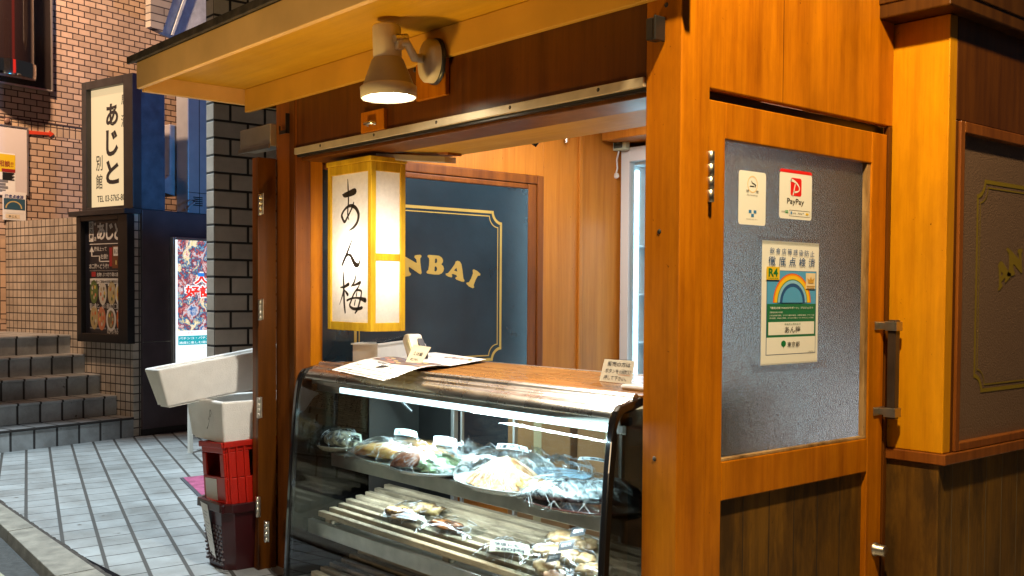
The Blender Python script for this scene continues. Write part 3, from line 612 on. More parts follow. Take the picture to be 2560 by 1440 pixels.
gp = sp('glass_pane', FROST, ((DX-.034, gy0-.008, gz0-.008), (DX-.028, gy1+.008, gz1+.008)), parent=dr, bevel=0)
sp('glazing_bead', wood('worn_bead', (.50, .33, .16), (.30, .16, .05), .5, 'z', worn=.5), ((DX-.027, gy1-.026, gz0+.012), (DX-.006, gy1-.0015, gz1-.002)), ((DX-.027, gy0+.002, gz0+.0015), (DX-.004, gy1-.002, gz0+.011)), parent=dr, bevel=.001)
sp('door_jamb', WDB, ((XB-.03, 4.066, -.1), (XB-.006, 4.094, 2.21)), bevel=.002)
# handle: dark square bar on two steel brackets
hy = 4.035
hb = bx('door_handle', mat('dark_handle_wood', (.035, .022, .016), .35, var=.3, vs=9), dr, ((DX+.048, hy-.030, .985), (DX+.085, hy+.008, 1.398)), bevel=.004)
for zc in (1.372, 1.012): b = MB(); b.box((DX+.0005, hy-.05, zc-.018), (DX+.006, hy+.045, zc+.018)).box((DX+.005, hy-.014, zc-.014), (DX+.05, hy+.002, zc+.014)).box((DX+.040, hy-.038, zc-.019), (DX+.092, hy+.014, zc+.019)); b.build('handle_bracket', STEELD, dr, .002)
b = MB(); b.lathe([(.030, 0), (.030, .006), (.024, .010), (.024, .045), (.020, .05), (.001, .05)], (DX, 4.020, .425), Ve((1, 0, 0)), 24); b.build('lock_knob', STEELD, dr)
b = MB()
for k in range(4): z = 1.818+k*.0445; b.lathe([(.009, 0), (.0135, .001), (.0135, .042), (.009, .0435)], (XB+.002, 2.872, z), n=16)
b.build('hinge', STEELD, dr)
# --- pilaster, cornice, side wall and window
PX0, PX1, PY = -2.30, -2.045, 4.096
sp('pilaster', wood('pilaster_wood', (.63, .272, .003), (.50, .195, .002), coat=.03, spec=.22), ((PX0, PY, .852), (PX1, 4.16, 2.64)))
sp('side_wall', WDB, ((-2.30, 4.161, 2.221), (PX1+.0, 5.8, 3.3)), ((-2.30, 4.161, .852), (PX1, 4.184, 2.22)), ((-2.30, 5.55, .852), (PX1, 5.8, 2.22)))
sp('sill_ledge', WDR, ((-2.30, PY-.012, .806), (-2.027, 5.8, .851)))
sp('wainscot', WDD, ((-2.30, PY+.004, -.1), (-2.062, 5.8, .805)))
b = MB()
for k in range(9): y = 4.22+k*.155; b.box((-2.063, y-.0022, -.1), (-2.0612, y+.0022, .805))
b.build('plank_joint', mat('joint_pale', (.10, .07, .035), .6), SH)
sp('cornice', wood('cornice_wood', (.085, .030, .003), (.045, .014, .001), coat=0), ((-2.31, 3.975, 2.642), (-1.985, 5.8, 2.95)), bevel=.006)
sp('cornice_fillet', MATS['cornice_wood'], ((-2.309, 3.968, 2.70), (-1.978, 5.8, 2.99)), bevel=.004)
gx = PX1-.03
sw = sp('side_window', WDR, ((gx, 4.185, .853), (PX1+.010, 4.222, 2.219)), ((gx, 4.2225, 2.172), (PX1+.010, 5.549, 2.219)), ((gx, 4.2225, .853), (PX1+.010, 5.549, .888)), ((gx, 5.5, .8885), (PX1+.010, 5.549, 2.1715)))
SWG = frosted('frosted_side_glass', (.20, .125, .085), .35, 120, .5, .25)
sp('glass_pane', SWG, ((gx+.004, 4.215, .88), (gx+.010, 5.51, 2.18)), parent=sw, bevel=0)
# --- lettering traced once on the inner door, used again (dimmer) on the side window
XL = -4.905
IF = Fr((XL+.004, 0, 0), (0, 1, 0), (0, 0, 1), (1, 0, 0))
def lf(p): return [IF.px(1000+x/11.636, 620+y/11.636) for x, y in p]
GN = lf([(-60, 200), (-10, 175), (150, 250), (470, 435), (488, 425), (470, 330), (415, 270), (425, 222), (480, 205), (590, 195), (625, 230), (615, 270), (585, 300), (588, 400), (610, 600), (628, 730), (600, 765), (560, 750), (270, 552), (248, 570), (255, 650), (275, 705), (322, 745), (308, 790), (260, 815), (150, 832), (10, 835), (-20, 790), (40, 720), (70, 640), (60, 400), (30, 300), (-50, 240)])
GB = lf([(795, 225), (830, 200), (1000, 210), (1130, 225), (1215, 280), (1250, 350), (1245, 410), (1200, 475), (1255, 525), (1277, 600), (1258, 680), (1210, 740), (1130, 775), (980, 770), (800, 745), (765, 710), (780, 672), (820, 640), (840, 520), (850, 350), (840, 290), (805, 260)])
GBh = [lf([(1020, 310), (1060, 300), (1080, 350), (1075, 410), (1045, 445), (1010, 430)]), lf([(1005, 550), (1040, 530), (1075, 580), (1075, 640), (1040, 685), (1000, 670)])]
GA = lf([(1620, 390), (1680, 370), (1740, 395), (1785, 470), (1815, 650), (1840, 880), (1875, 940), (1860, 985), (1800, 980), (1640, 920), (1605, 880), (1620, 850), (1660, 835), (1640, 790), (1530, 750), (1500, 770), (1520, 820), (1500, 855), (1400, 830), (1330, 785), (1325, 745), (1400, 725), (1500, 600), (1590, 470)])
GAh = [lf([(1640, 575), (1570, 650), (1665, 690)])]
GI = lf([(2110, 640), (2145, 620), (2250, 670), (2335, 750), (2330, 800), (2260, 810), (2200, 920), (2140, 1080), (2155, 1150), (2110, 1170), (2000, 1115), (1925, 1040), (1935, 1005), (2000, 1000), (2060, 900), (2120, 740)])
cen = lambda P: np.mean(np.array(P), axis=0)
cb, ci, ca = cen(GB), cen(GI), cen(GA); tgt = np.array([2*cb[0]-ci[0], ci[1]]); th = R(46)
def turn(P): q = (np.array(P)-ca); return [tuple(tgt+np.array([x*math.cos(th)-y*math.sin(th), x*math.sin(th)+y*math.cos(th)])) for x, y in q]
LETTERS = [(turn(GA), [turn(h) for h in GAh]), (GN, []), (GB, GBh), (GA, GAh), (GI, [])]
def gold_border(mb, T, u0, v0, u1, v1):
    for inset, wd in ((0, .017), (.030, .0065)):
        a, c, e, f = u0+inset, v0+inset, u1-inset, v1-inset; r = .085-inset*.35
        for (p, q, s, t) in ((a+r, f-wd, e-r, f), (a+r, c, e-r, c+wd), (a, c+r, a+wd, f-r), (e-wd, c+r, e, f-r)):
            mb.add([T(p, q, .0006), T(s, q, .0006), T(s, t, .0006), T(p, t, .0006)], [(0, 1, 2, 3)])
        for cx, cy, a0 in ((a, c, 0), (e, c, 90), (e, f, 180), (a, f, 270)):
            k = 10; A = [R(a0+90*i/k) for i in range(k+1)]
            vs = [T(cx+r*math.cos(t), cy+r*math.sin(t), .0007) for t in A]+[T(cx+(r-wd)*math.cos(t), cy+(r-wd)*math.sin(t), .0007) for t in A]
            mb.add(vs, [(i, i+1, i+k+2, i+k+1) for i in range(k)])
FU0, FU1 = IF.px(885, 860)[0], IF.px(1254, 700)[0]; FV0, FV1 = IF.px(1225, 902)[1], IF.px(1228, 527)[1]
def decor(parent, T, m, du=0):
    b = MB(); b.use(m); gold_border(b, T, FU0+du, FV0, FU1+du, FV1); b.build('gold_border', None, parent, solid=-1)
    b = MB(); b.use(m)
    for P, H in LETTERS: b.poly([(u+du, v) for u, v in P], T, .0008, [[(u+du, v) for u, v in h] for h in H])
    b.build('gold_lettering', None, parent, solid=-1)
WF = Fr((gx+.0115, 0, 0), (0, 1, 0), (0, 0, 1), (1, 0, 0))
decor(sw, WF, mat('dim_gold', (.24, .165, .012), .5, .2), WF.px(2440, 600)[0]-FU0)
# --- room behind the hatch
sp('interior_floor', mat('interior_floor', (.10, .08, .06), .5, var=.3), ((-4.96, 2.87, -.15), (-2.35, 6.3, -.02)), bevel=0)
sp('interior_ceiling', CREAM, ((-4.96, 2.801, 2.78), (-2.35, 6.3, 2.80)), bevel=0)
sp('interior_wall', WDI, ((XL-.06, 2.876, -.1), (XL-.03, 6.3, 2.78)), ((XL-.029, 4.49, -.1), (XL, 4.80, 2.779)), ((XL-.029, 2.876, 2.245), (XL, 4.489, 2.779)), bevel=.002)
sp('wall_strip', WDI, ((XL-.02, 4.80, -.1), (XL+.016, 4.835, 2.779)), bevel=.004)
sp('partition_wall', WDI, ((-2.40, 2.87, 2.25), (-2.36, 6.3, 2.78)), ((-2.40, 4.17, -.1), (-2.36, 6.3, 2.249)), bevel=0)
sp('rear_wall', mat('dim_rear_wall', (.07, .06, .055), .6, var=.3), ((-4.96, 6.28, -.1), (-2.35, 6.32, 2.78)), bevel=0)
bz = px(1507, 345, 'x', XL); sp('bulkhead', WDI, ((XL, 5.02, bz.z-.02), (-2.41, 5.5, 2.779)))
idr = sp('inner_door', WDR, ((XL-.028, 4.435, .3), (XL+.012, 4.488, 2.244)), ((XL-.028, 2.877, 2.19), (XL+.012, 4.434, 2.244)), bevel=.006)
sp('inner_frame', WDR, ((XL-.028, 4.36, .3), (XL+.004, 4.434, 2.189)), ((XL-.028, 2.877, 2.155), (XL+.004, 4.359, 2.189)), parent=idr, bevel=.008)
NAVY = mat('navy_glass_panel', (.018, .038, .055), .16, var=.25, vs=3, bs=55, bst=.10, coat=.6, spec=.7)
sp('navy_pane', NAVY, ((XL-.02, 2.878, .3), (XL+.003, 4.359, 2.154)), parent=idr, bevel=0)
decor(idr, IF, GOLD)
b = MB(); c = px(1345, 352, 'y', 3.32)
for k in range(4): b.tube([c+Ve((-.10+.012*k, .02*k, .02)), c+Ve((-.05, .01*k, -.005-.004*k)), c+Ve((.0, .006*k, .004*k)), c+Ve((.03, 0, .022)), c+Ve((.018+.005*k, 0, -.002)), c+Ve((-.01, 0, .012))], .005)
b.build('cable_bundle', BLACKG, SH)
b = MB(); c = px(1416, 345, 'x', XL+.03); b.tube([c+Ve((0, 0, .10)), c+Ve((0, 0, -.03))], .011); b.tube([c+Ve((-.03, 0, .05)), c+Ve((0, 0, .05))], .008); b.build('wall_hook', STEEL, SH)
# hatch hardware
b = MB()
b.box((-5.02, YA-.028, 2.335), (-4.945, YA-.022, 2.353)).box((-4.951, YA-.028, 2.335), (-4.945, YA, 2.44)); b.box((-5.02, YA-.028, 2.34), (-5.014, YA-.022, 2.38)); b.build('shutter_hook', BLACK, SH)
c = px(1652, 75, 'y', YA); b = MB(); b.box((c.x-.025, YA-.05, c.z-.04), (c.x+.012, YA, c.z+.035)); b.box((c.x+.013, YA-.055, c.z-.045), (c.x+.022, YA, c.z+.04)); b.build('post_catch', BLACK, SH, .008)
for x, y in ((1666, 12), (1648, 579), (1636, 1147)): c = px(x, y, 'y', YA); MB().lathe([(.001, .003), (.007, .0025), (.009, 0)], (c.x, YA, c.z), Ve((0, -1, 0)), 10).build('post_screw', DARKMET, SH)
c0, c1 = px(903, 283, 'y', YA-.018), px(960, 322, 'y', YA-.018)
hb = bx('hook_block', WD, SH, ((c0.x, YA-.02, c1.z), (c1.x, YA+.001, c0.z)), bevel=.002)
c = (Ve(c0)+Ve(c1))/2; b = MB(); b.tube([c+Ve((-.03, -.004, -.016)), c+Ve((-.03, -.022, -.012)), c+Ve((.03, -.022, -.012)), c+Ve((.03, -.004, -.016))], .009, 8); b.build('eye_hook', STEEL, hb)
# aluminium shutter case beside the post
c0, c1 = px(604, 328, 'y', 2.69), px(684, 364, 'y', 2.69)
sp('shutter_case', ALU, ((c0.x, 2.68, c1.z), (-5.107, 2.78, c0.z)), bevel=.004)
sp('case_lip', STEELD, ((c0.x-.005, 2.67, c1.z-.012), (-5.107, 2.679, c1.z+.012)), bevel=.002)
# folded hatch leaf with hinges
fl = sp('folded_leaf', WDR, ((-5.160, 2.60, -.03), (-5.107, 2.712, 2.215)))
bx('leaf_edge', WDB, fl, ((-5.106, 2.592, -.03), (-5.078, 2.700, 2.213)), bevel=.003)
HG = mat('hinge_steel', (.62, .58, .50), .3, 1, var=.15, vs=20)
for (x, y) in ((652, 512), (652, 775), (649, 1020), (645, 1268), (667, 1330)):
    c = px(x, y, 'y', 2.588); b = MB()
    b.box((c.x-.03, 2.5865, c.z-.055), (c.x-.004, 2.5905, c.z+.055)).box((c.x+.004, 2.5865, c.z-.05), (c.x+.026, 2.5905, c.z+.06))
    for k in range(4): b.lathe([(.003, 0), (.0085, .001), (.0085, .026), (.003, .027)], (c.x, 2.584, c.z-.055+k*.028), n=10)
    b.build('hinge', HG, fl)
# ================================================================== SPOT LAMP on the beam
SL = thing('wall_spot_lamp', (-3.66, YA-.03, 2.40), 'cream adjustable spot lamp glowing on the beam above the counter', 'lamp')
LC = mat('cream_lamp_enamel', (.62, .55, .42), .4, var=.08, vs=6)
LG = mat('grey_lamp_enamel', (.36, .31, .23), .4, var=.1, vs=6)
tilt = Ve((-.03, -.02, 1)).normalized(); c = px(972, 246, 'y', 2.44)
b = MB(); b.lathe([(.113, .0), (.116, .003), (.118, .045), (.106, .054)], c, tilt, 40); b.build('shade_rim', LC, SL)
b = MB(); b.lathe([(.107, .052), (.066, .158), (.058, .166)], c, tilt, 40); b.lathe([(.112, .002), (.103, .06), (.060, .15), (.01, .17)], c, tilt, 40); b.build('lamp_shade', LG, SL)
b = MB(); b.lathe([(.0575, .164), (.0595, .170), (.0595, .292), (.054, .300), (.001, .302)], c, tilt, 36); b.build('lamp_neck', LC, SL)
BULB = mat('bulb_glow', (1, .95, .85), .5, emit=26, ecol=(1, .90, .66))
b = MB(); b.lathe([(.001, .006), (.06, .010), (.088, .022), (.095, .04), (.06, .10), (.02, .13)], c, tilt, 32); b.build('bulb', BULB, SL)
pc = px(1060, 152, 'y', YA-.075)
b = MB(); b.lathe([(.092, 0), (.092, .045), (.084, .055), (.001, .056)], (pc.x+.02, YA-.022, pc.z), Ve((-.25, -1, 0)), 40); b.build('wall_rose', LC, SL)
b = MB(); b.lathe([(.099, 0), (.099, .014), (.09, .016)], (pc.x+.022, YA-.021, pc.z), Ve((-.25, -1, 0)), 40); b.build('gasket', BLACK, SL)
for dx, dz in ((.035, .03), (-.045, -.035)): MB().lathe([(.010, 0), (.010, .005), (.001, .006)], (pc.x+.003+dx, YA-.080-dx*-.25, pc.z+dz), Ve((-.25, -1, 0)), 12).build('rose_screw', DARKMET, SL)
nk = c+tilt*.215; e = Ve((pc.x, YA-.08, pc.z+.01))
b = MB(); b.tube([nk+Ve((.056, .01, .0)), nk+Ve((.095, .03, .005)), e+Ve((-.02, -.03, 0)), e], [.012, .016, .018, .02], 12); b.box(tuple(nk+Ve((.058, .0, -.022))), tuple(nk+Ve((.082, .03, .03)))); b.build('swivel_arm', LC, SL)
b = MB(); b.tube([nk+Ve((.070, -.012, .018)), nk+Ve((.070, .05, .032))], .016, 10); b.build('wing_nut', STEEL, SL)
p0, p1 = px(1040, 160, 'y', YA-.02), px(1114, 236, 'y', YA-.02)
bx('mount_block', WD, SL, ((p0.x, YA-.021, p1.z), (p1.x, YA+.0005, p0.z+.02)), bevel=.003)
# ================================================================== LANTERN
cx, cy = -4.303, 2.80; lw, ld, zb, zt = .41, .205, 1.305, 2.140
LN = thing('paper_lantern', (cx-lw/2, cy+ld/2, zb), 'glowing paper lantern in yellow wood frame with black brush characters', 'lantern')
b = MB(); fw = .030
x0, x1, y0, y1 = cx-lw, cx, cy, cy+ld
for X in (x0, x1-fw):
    for Y in (y0, y1-fw): b.box((X, Y, zb), (X+fw, Y+fw, zt))
for Z0, Z1 in ((zb-.001, zb+.042), (zt-.045, zt+.001)):
    for Y in (y0+.001, y1-fw-.001): b.box((x0+fw+.0005, Y, Z0), (x1-fw-.0005, Y+fw-.002, Z1))
    for X in (x0+.001, x1-fw-.001): b.box((X, y0+fw+.0005, Z0), (X+fw-.002, y1-fw-.0005, Z1))
for X in (x0+.001, x1-fw-.001): b.box((X, y0+fw+.001, zb+.35), (X+fw-.004, y1-fw-.001, zb+.385))
b.build('frame', LANW, LN, .003)
b = MB(); b.box((x0-.006, y0-.006, zt+.0015), (x1+.006, y1+.006, zt+.028)); b.build('cap', LANW, LN, .004)
b = MB(); b.tube([((x0+x1)/2, (y0+y1)/2, zt+.027), ((x0+x1)/2, (y0+y1)/2, HZ-.02)], .012); b.build('hanger', BLACK, LN)
PG = paper_glow('lantern_paper', (.74, .70, .65), .58)
i = .010; b = MB(PG)
b.add([(x0+fw, y0+i, zb+.04), (x1-fw, y0+i, zb+.04), (x1-fw, y0+i, zt-.04), (x0+fw, y0+i, zt-.04)], [(0, 1, 2, 3)])
b.add([(x0+fw, y1-i, zb+.04), (x1-fw, y1-i, zb+.04), (x1-fw, y1-i, zt-.04), (x0+fw, y1-i, zt-.04)], [(0, 1, 2, 3)])
for X in (x0+i, x1-i): b.add([(X, y0+fw, zb+.04), (X, y1-fw, zb+.04), (X, y1-fw, zt-.04), (X, y0+fw, zt-.04)], [(0, 1, 2, 3)])
b.build('paper', None, LN, solid=-1)
T = Fr((x0, y0+i-.0015, 0), (1, 0, 0), (0, 0, 1), (0, -1, 0)); b = MB(); BR = mat('brush_ink', (.025, .017, .012), .6)
def lp(p):
    r = []
    for x, y, w in p: u, v = T.px(820+x/3.6, 420+y/3.6); r.append((u, v, w/3.6*.0031))
    return r
for p in ([(178, 102, 6), (181, 160, 13), (183, 230, 14), (185, 300, 14), (180, 360, 13), (178, 420, 13), (188, 465, 8)],
          [(130, 240, 6), (150, 245, 28), (190, 232, 36), (240, 212, 40), (246, 222, 20)],
          [(232, 310, 10), (222, 345, 14), (200, 395, 13), (172, 450, 16), (150, 485, 18), (130, 450, 20), (125, 425, 18), (140, 390, 15), (170, 355, 16), (205, 340, 20), (245, 355, 24), (272, 400, 26), (275, 440, 24), (262, 490, 20), (230, 535, 16), (190, 562, 4)],
          [(222, 632, 4), (205, 680, 14), (175, 760, 20), (150, 820, 20), (130, 870, 18), (128, 880, 8)], [(130, 865, 12), (155, 810, 16), (180, 782, 14), (205, 790, 22), (225, 830, 30), (250, 870, 32), (275, 870, 22), (290, 820, 12), (292, 765, 3)],
          [(138, 935, 8), (141, 1000, 16), (143, 1100, 18), (147, 1220, 20), (155, 1300, 14)], [(115, 1075, 10), (150, 1068, 16), (185, 1045, 22)], [(145, 1090, 14), (130, 1150, 12), (105, 1228, 4)], [(150, 1100, 8), (165, 1120, 16), (178, 1140, 20)],
          [(240, 950, 6), (247, 985, 14), (235, 1030, 16), (212, 1065, 8)], [(225, 1060, 8), (265, 1042, 16), (290, 1030, 20)], [(288, 1035, 10), (272, 1075, 12), (235, 1130, 14), (207, 1200, 14), (197, 1240, 16), (225, 1265, 18), (270, 1268, 20), (305, 1258, 20)],
          [(255, 1098, 12), (298, 1105, 14), (298, 1150, 14), (287, 1200, 16), (267, 1270, 16), (245, 1305, 12)], [(172, 1192, 14), (210, 1175, 12), (270, 1170, 14), (335, 1190, 30)], [(262, 1112, 8), (255, 1150, 12)], [(247, 1190, 10), (238, 1232, 12)]):
    stroke(b, BR, T, lp(p), .0005)
b.build('lettering', None, LN, solid=-1)
for zz, pw in ((1.67, 6),): lamp('lantern_bulb', 'POINT', ((x0+x1)/2+.02, (y0+y1)/2, zz), pw, (1, .95, .84), .04)
# ================================================================== STICKERS on the door glass
GF = Fr((DX-.0275, 0, 0), (0, 1, 0), (0, 0, 1), (1, 0, 0))
SW_ = mat('sticker_white', (.80, .81, .80), .4)
def sticker(name, label, h=.0008):
    return MB()
def gtx(b, m, s, x0, y0, x1, y1, bold=0, h=.003): # measured on the photo; sheared lines levelled by the sheet itself
    a = GF.px(x0, y1); c = GF.px(x1, y0); text(b, m, GF, s, a[0], a[1], c[0]-a[0], c[1]-a[1], h, bold)
# no smoking sticker
a, c = GF.px(1845, 560), GF.px(1915, 430); u0, v0, u1, v1 = a[0], GF.px(1846, 560)[1], c[0], GF.px(1846, 424)[1]; w_, h_ = u1-u0, v1-v0
S = Fr(GF(u0, v0, .0006), (0, 1, 0), (0, 0, 1), (1, 0, 0)); b = MB(); b.use(SW_).poly(rrect(0, 0, w_, h_, .012), S, 0)
disc(b, ink('peach', (.80, .58, .34)), S, w_*.5, h_*.76, w_*.19, w_*.19, .0005, 28, .86)
rect(b, INK, S, w_*.40, h_*.715, w_*.55, h_*.732, .001); rect(b, ink('grey', (.2, .2, .21)), S, w_*.57, h_*.715, w_*.62, h_*.732, .001)
for dx in (0, .035): stroke(b, INK, S, [(w_*(.46+dx), h_*(.82-dx), .003), (w_*(.49+dx), h_*(.785-dx*.3), .003), (w_*(.55+dx), h_*(.775-dx*.3), .003), (w_*(.60+dx*.6), h_*.742, .003)], .001)
text(b, INK, S, '禁', w_*.27, h_*.60, w_*.10, h_*.055); text(b, INK, S, '煙', w_*.62, h_*.60, w_*.10, h_*.055); text(b, ink('grey', (.2, .2, .21)), S, 'No Smoking', w_*.30, h_*.535, w_*.38, h_*.042)
BL = ink('sticker_blue', (.03, .20, .50)); [rect(b, BL, S, w_*x, h_*y, w_*(x+.10), h_*(y+.055), .001) for x, y in ((.37, .225), (.55, .225), (.46, .155))]
text(b, ink('grey', (.2, .2, .21)), S, '受動喫煙防止条例に基づく', w_*.28, h_*.10, w_*.42, h_*.016)
tag(b.build('no_smoking_sticker', None, solid=-1), 'white no smoking sticker with a round cigarette mark on the door glass', 'sticker')
# red topped payment sticker
a, c = GF.px(1947, 552), GF.px(2030, 430); u0, u1 = a[0], c[0]; v0, v1 = GF.px(1948, 545)[1], GF.px(1948, 420)[1]; w_, h_ = u1-u0, v1-v0
S = Fr(GF(u0, v0, .0006), (0, 1, 0), (0, 0, 1), (1, 0, 0)); b = MB(); b.use(SW_).poly(rrect(0, 0, w_, h_*.94, .012), S, 0)
RE = ink('bright_red', (.72, .012, .012), .4); P = rrect(0, h_*.80, w_, h_, .012); P = [(u, max(v, h_*.935)) for u, v in P]; b.use(RE).poly(P, S, .0005)
lx, ly, lw_, lh = w_*.335, h_*.475, w_*.335, h_*.365; b.use(RE).poly(rrect(lx, ly, lx+lw_, ly+lh, .010), S, .0006)
for pts in ([(0, .87, .16), (.28, .82, .13), (.62, .66, .10), (.80, .44, .07), (.70, .28, .07), (.45, .22, .10), (.30, .225, .09)], [(.42, .70, .07), (.33, .40, .08), (.21, .0, .09)]):
    stroke(b, SW_, S, [(lx+x*lw_, ly+y*lh, k*lw_) for x, y, k in pts], .0012)
text(b, INK, S, 'PayPay', w_*.23, h_*.275, w_*.52, h_*.145, .0012, .006)
text(b, INK, S, 'LINE', w_*.07, h_*.125, w_*.10, h_*.03); rect(b, ink('green', (.03, .32, .10)), S, w_*.18, h_*.115, w_*.27, h_*.17, .001); text(b, SW_, S, 'Pay', w_*.19, h_*.125, w_*.07, h_*.035, .002)
b.use(INK); u_ = w_*.30; P = rrect(u_, h_*.06, w_*.95, h_*.185, .004); Q = rrect(u_+.0012, h_*.06+.0012, w_*.95-.0012, h_*.185-.0012, .003)
b.poly(P, S, .0006, [Q]); rect(b, BL, S, w_*.34, h_*.10, w_*.385, h_*.155, .001); text(b, INK, S, '支付宝', w_*.40, h_*.105, w_*.11, h_*.035); text(b, INK, S, 'Alipay', w_*.56, h_*.10, w_*.14, h_*.045); text(b, ink('steel_blue2', (.05, .2, .35)), S, 'HK', w_*.71, h_*.125, w_*.05, h_*.025); rect(b, ink('yellow', (.75, .52, .02)), S, w_*.81, h_*.105, w_*.90, h_*.145, .001)
tag(b.build('payment_sticker', None, solid=-1), 'white payment sticker with red top edge and red P mark on the door glass', 'sticker')
# laminated rainbow notice
u0, v1 = GF.px(1905, 600); u1 = GF.px(2044, 760)[0]; v0 = GF.px(1903, 914)[1]; w_, h_ = u1-u0, v1-v0
S = Fr(GF(u0, v0, .0022), (0, 1, 0), (0, 0, 1), (1, 0, 0)); b = MB()
b.use(mat('notice_white', (.82, .84, .85), .35)); b.prism([(0, 0), (w_, 0), (w_, h_), (0, h_)], S, -.0015, 0)
def k(x, y): return ((x-137)/573*w_, (1-(y-80)/1290)*h_) # fractions read off the flattened notice
def kr(m, x0, y0, x1, y1, h=.0006): p, q = k(x0, y1), k(x1, y0); rect(b, m, S, p[0], p[1], q[0], q[1], h)
def kt(m, s, x0, y0, x1, y1, bold=0, h=.003): p, q = k(x0, y1), k(x1, y0); text(b, m, S, s, p[0], p[1], q[0]-p[0], q[1]-p[1], h, bold)
DBL = ink('deep_blue', (.015, .085, .28)); SKY = ink('sky_blue', (.08, .36, .72)); GR = ink('deep_green', (.01, .16, .075)); GRT = ink('leaf_green', (.0, .17, .05))
for i, ch in enumerate('飲食店等感染防止'): kt(DBL, ch, 205+i*58, 150+i*2, 250+i*58, 212+i*2, 0)
for i, ch in enumerate('徹底点検済'): kt(DBL, ch, 193+i*101, 238+i*2, 262+i*101, 338, .006)
kr(DBL, 182, 385, 686, 1268, .0004); kr(ink('notice_white2', (.82, .84, .85)), 187, 1085, 681, 1262, .0008); kr(SKY, 187, 390, 681, 735, .0008)
c0 = k(436, 722)
for i, (m, r) in enumerate(((ink('rb_red', (.70, .08, .02)), 192), (ink('rb_orange', (.85, .30, .01)), 186), (ink('rb_yellow', (.85, .55, .02)), 176), (ink('rb_green', (.02, .20, .07)), 153), (ink('rb_pale', (.25, .55, .85)), 147), (DBL, 127), (SKY, 103))):
    rx = r/573*w_; ry = rx*.897; disc(b, m, S, c0[0], c0[1], rx, ry, .0012+i*.0003, 32, None, 0, math.pi)
kr(ink('yellow', (.75, .52, .02)), 172, 350, 300, 485, .004); kt(GRT, 'R4', 190, 365, 280, 450, .03, .005); kt(GRT, '令和4年度版', 185, 462, 285, 475, .005, .005)
kr(CREAMP, 567, 405, 668, 575, .004); CR_ = ink('crown', (.62, .36, .07)); b.use(CR_); b.add([S(*k(*q), .005) for q in ((592, 515), (645, 515), (656, 455), (632, 482), (618, 440), (606, 482), (580, 458))], [(0, 1, 2), (0, 2, 3), (0, 3, 4), (0, 4, 5), (0, 5, 6)]); kr(CR_, 575, 542, 662, 550, .005); kr(CR_, 575, 560, 655, 566, .005)
kr(GR, 187, 735, 681, 1085, .0008)
WT_ = mat('notice_white', (.84, .83, .80))
kt(WT_, '「徹底点検 TOKYOサポート」プロジェクト', 215, 765, 650, 790, .008); kt(WT_, '【徹底点検の内容】', 212, 815, 335, 832)
kt(WT_, '①手指消毒の徹底、②マスク着用の徹底、③間隔の確保・アクリル板', 207, 848, 662, 864); kt(WT_, '等の設置、④換気の徹底、⑤コロナ対策リーダーを中心とした取組', 207, 876, 655, 892)
kr(WT_, 202, 925, 667, 1060, .0014); kt(GR, '感染防止徹底宣言', 358, 938, 522, 956); kt(INK, 'あん梅', 362, 972, 520, 1042, .004)
tr = k(354, 1165); disc(b, GRT, S, tr[0], tr[1]+.004, .016, .012, .0014, 18); b.use(GRT); q = [k(345, 1170), k(362, 1170), k(354, 1205)]; b.add([S(*p, .0016) for p in q], [(0, 1, 2)])
kt(INK, '東京都', 390, 1135, 515, 1190, .003); kt(INK, '( 46225 )', 605, 1243, 670, 1260)
nt_ = b.build('rainbow_notice', None, solid=-1); tag(nt_, 'white laminated notice with a rainbow and green band taped to the door glass', 'notice')
TP = glass('clear_tape', (.82, .85, .86), .22, .9, bs=90, bst=.5, film=.08)
for (x0, y0, x1, y1) in ((1893, 593, 2048, 609), (1877, 908, 2064, 925)):
    p = GF.px(x0, y1 if y0 > 700 else y0+18); q = GF.px(x1, 905 if y0 > 700 else 600); lo, hi = (min(p[1], v0-.026), v0+.006) if y0 > 700 else (v1-.010, v1+.014)
    b = MB(TP); b.add([GF(p[0], lo, .0045), GF(q[0], lo, .0045), GF(q[0], hi, .0045), GF(p[0], hi, .0045)], [(0, 1, 2, 3)]); b.build('clear_tape', None, nt_, solid=-1)
# ================================================================== SHOWCASE
CX0, CX1 = -4.80, -2.53
SCN = thing('display_case', (-3.66, 2.9, 0), 'refrigerated glass display case with a wood top in the serving hatch', 'display case')
def cp(name, m, *boxes, bevel=.003, parent=None): return bx(name, m, parent or SCN, *boxes, bevel=bevel)
cp('counter_top', WDX, ((CX0+.10, 2.812, 1.098), (CX1, 3.50, 1.131)))
cp('top_edge', ALU, ((CX0+.10, 3.501, 1.09), (CX1, 3.506, 1.134)), bevel=.001)
# stainless front nosing: three rounded ridges
prof = [(2.811, 1.130), (2.806, 1.136), (2.796, 1.137), (2.787, 1.132), (2.782, 1.124), (2.780, 1.118), (2.776, 1.1155), (2.762, 1.1155), (2.752, 1.112), (2.746, 1.106), (2.743, 1.100), (2.738, 1.098), (2.722, 1.095), (2.706, 1.086), (2.694, 1.072), (2.687, 1.056), (2.690, 1.05), (2.74, 1.052), (2.80, 1.08)]
b = MB(); b.loft([[Ve((x, y, z)) for y, z in prof] for x in (CX0+.03, CX1-.02)], sm=True, cap=True); o = b.build('front_nosing', STEEL, SCN)
prof_g = [(2.60, .03), (2.613, .30), (2.630, .62), (2.648, .86), (2.660, .97), (2.672, 1.035), (2.680, 1.058), (2.690, 1.0755), (2.71, 1.093)]
b = MB(); b.loft([[Ve((x, y, z)) for y, z in prof_g] for x in (CX0+.02, CX1-.01)], closed=False, cap=False); b.build('front_glass', glass('case_glass', (.95, .97, .96), .012, .85), SCN, solid=-1)
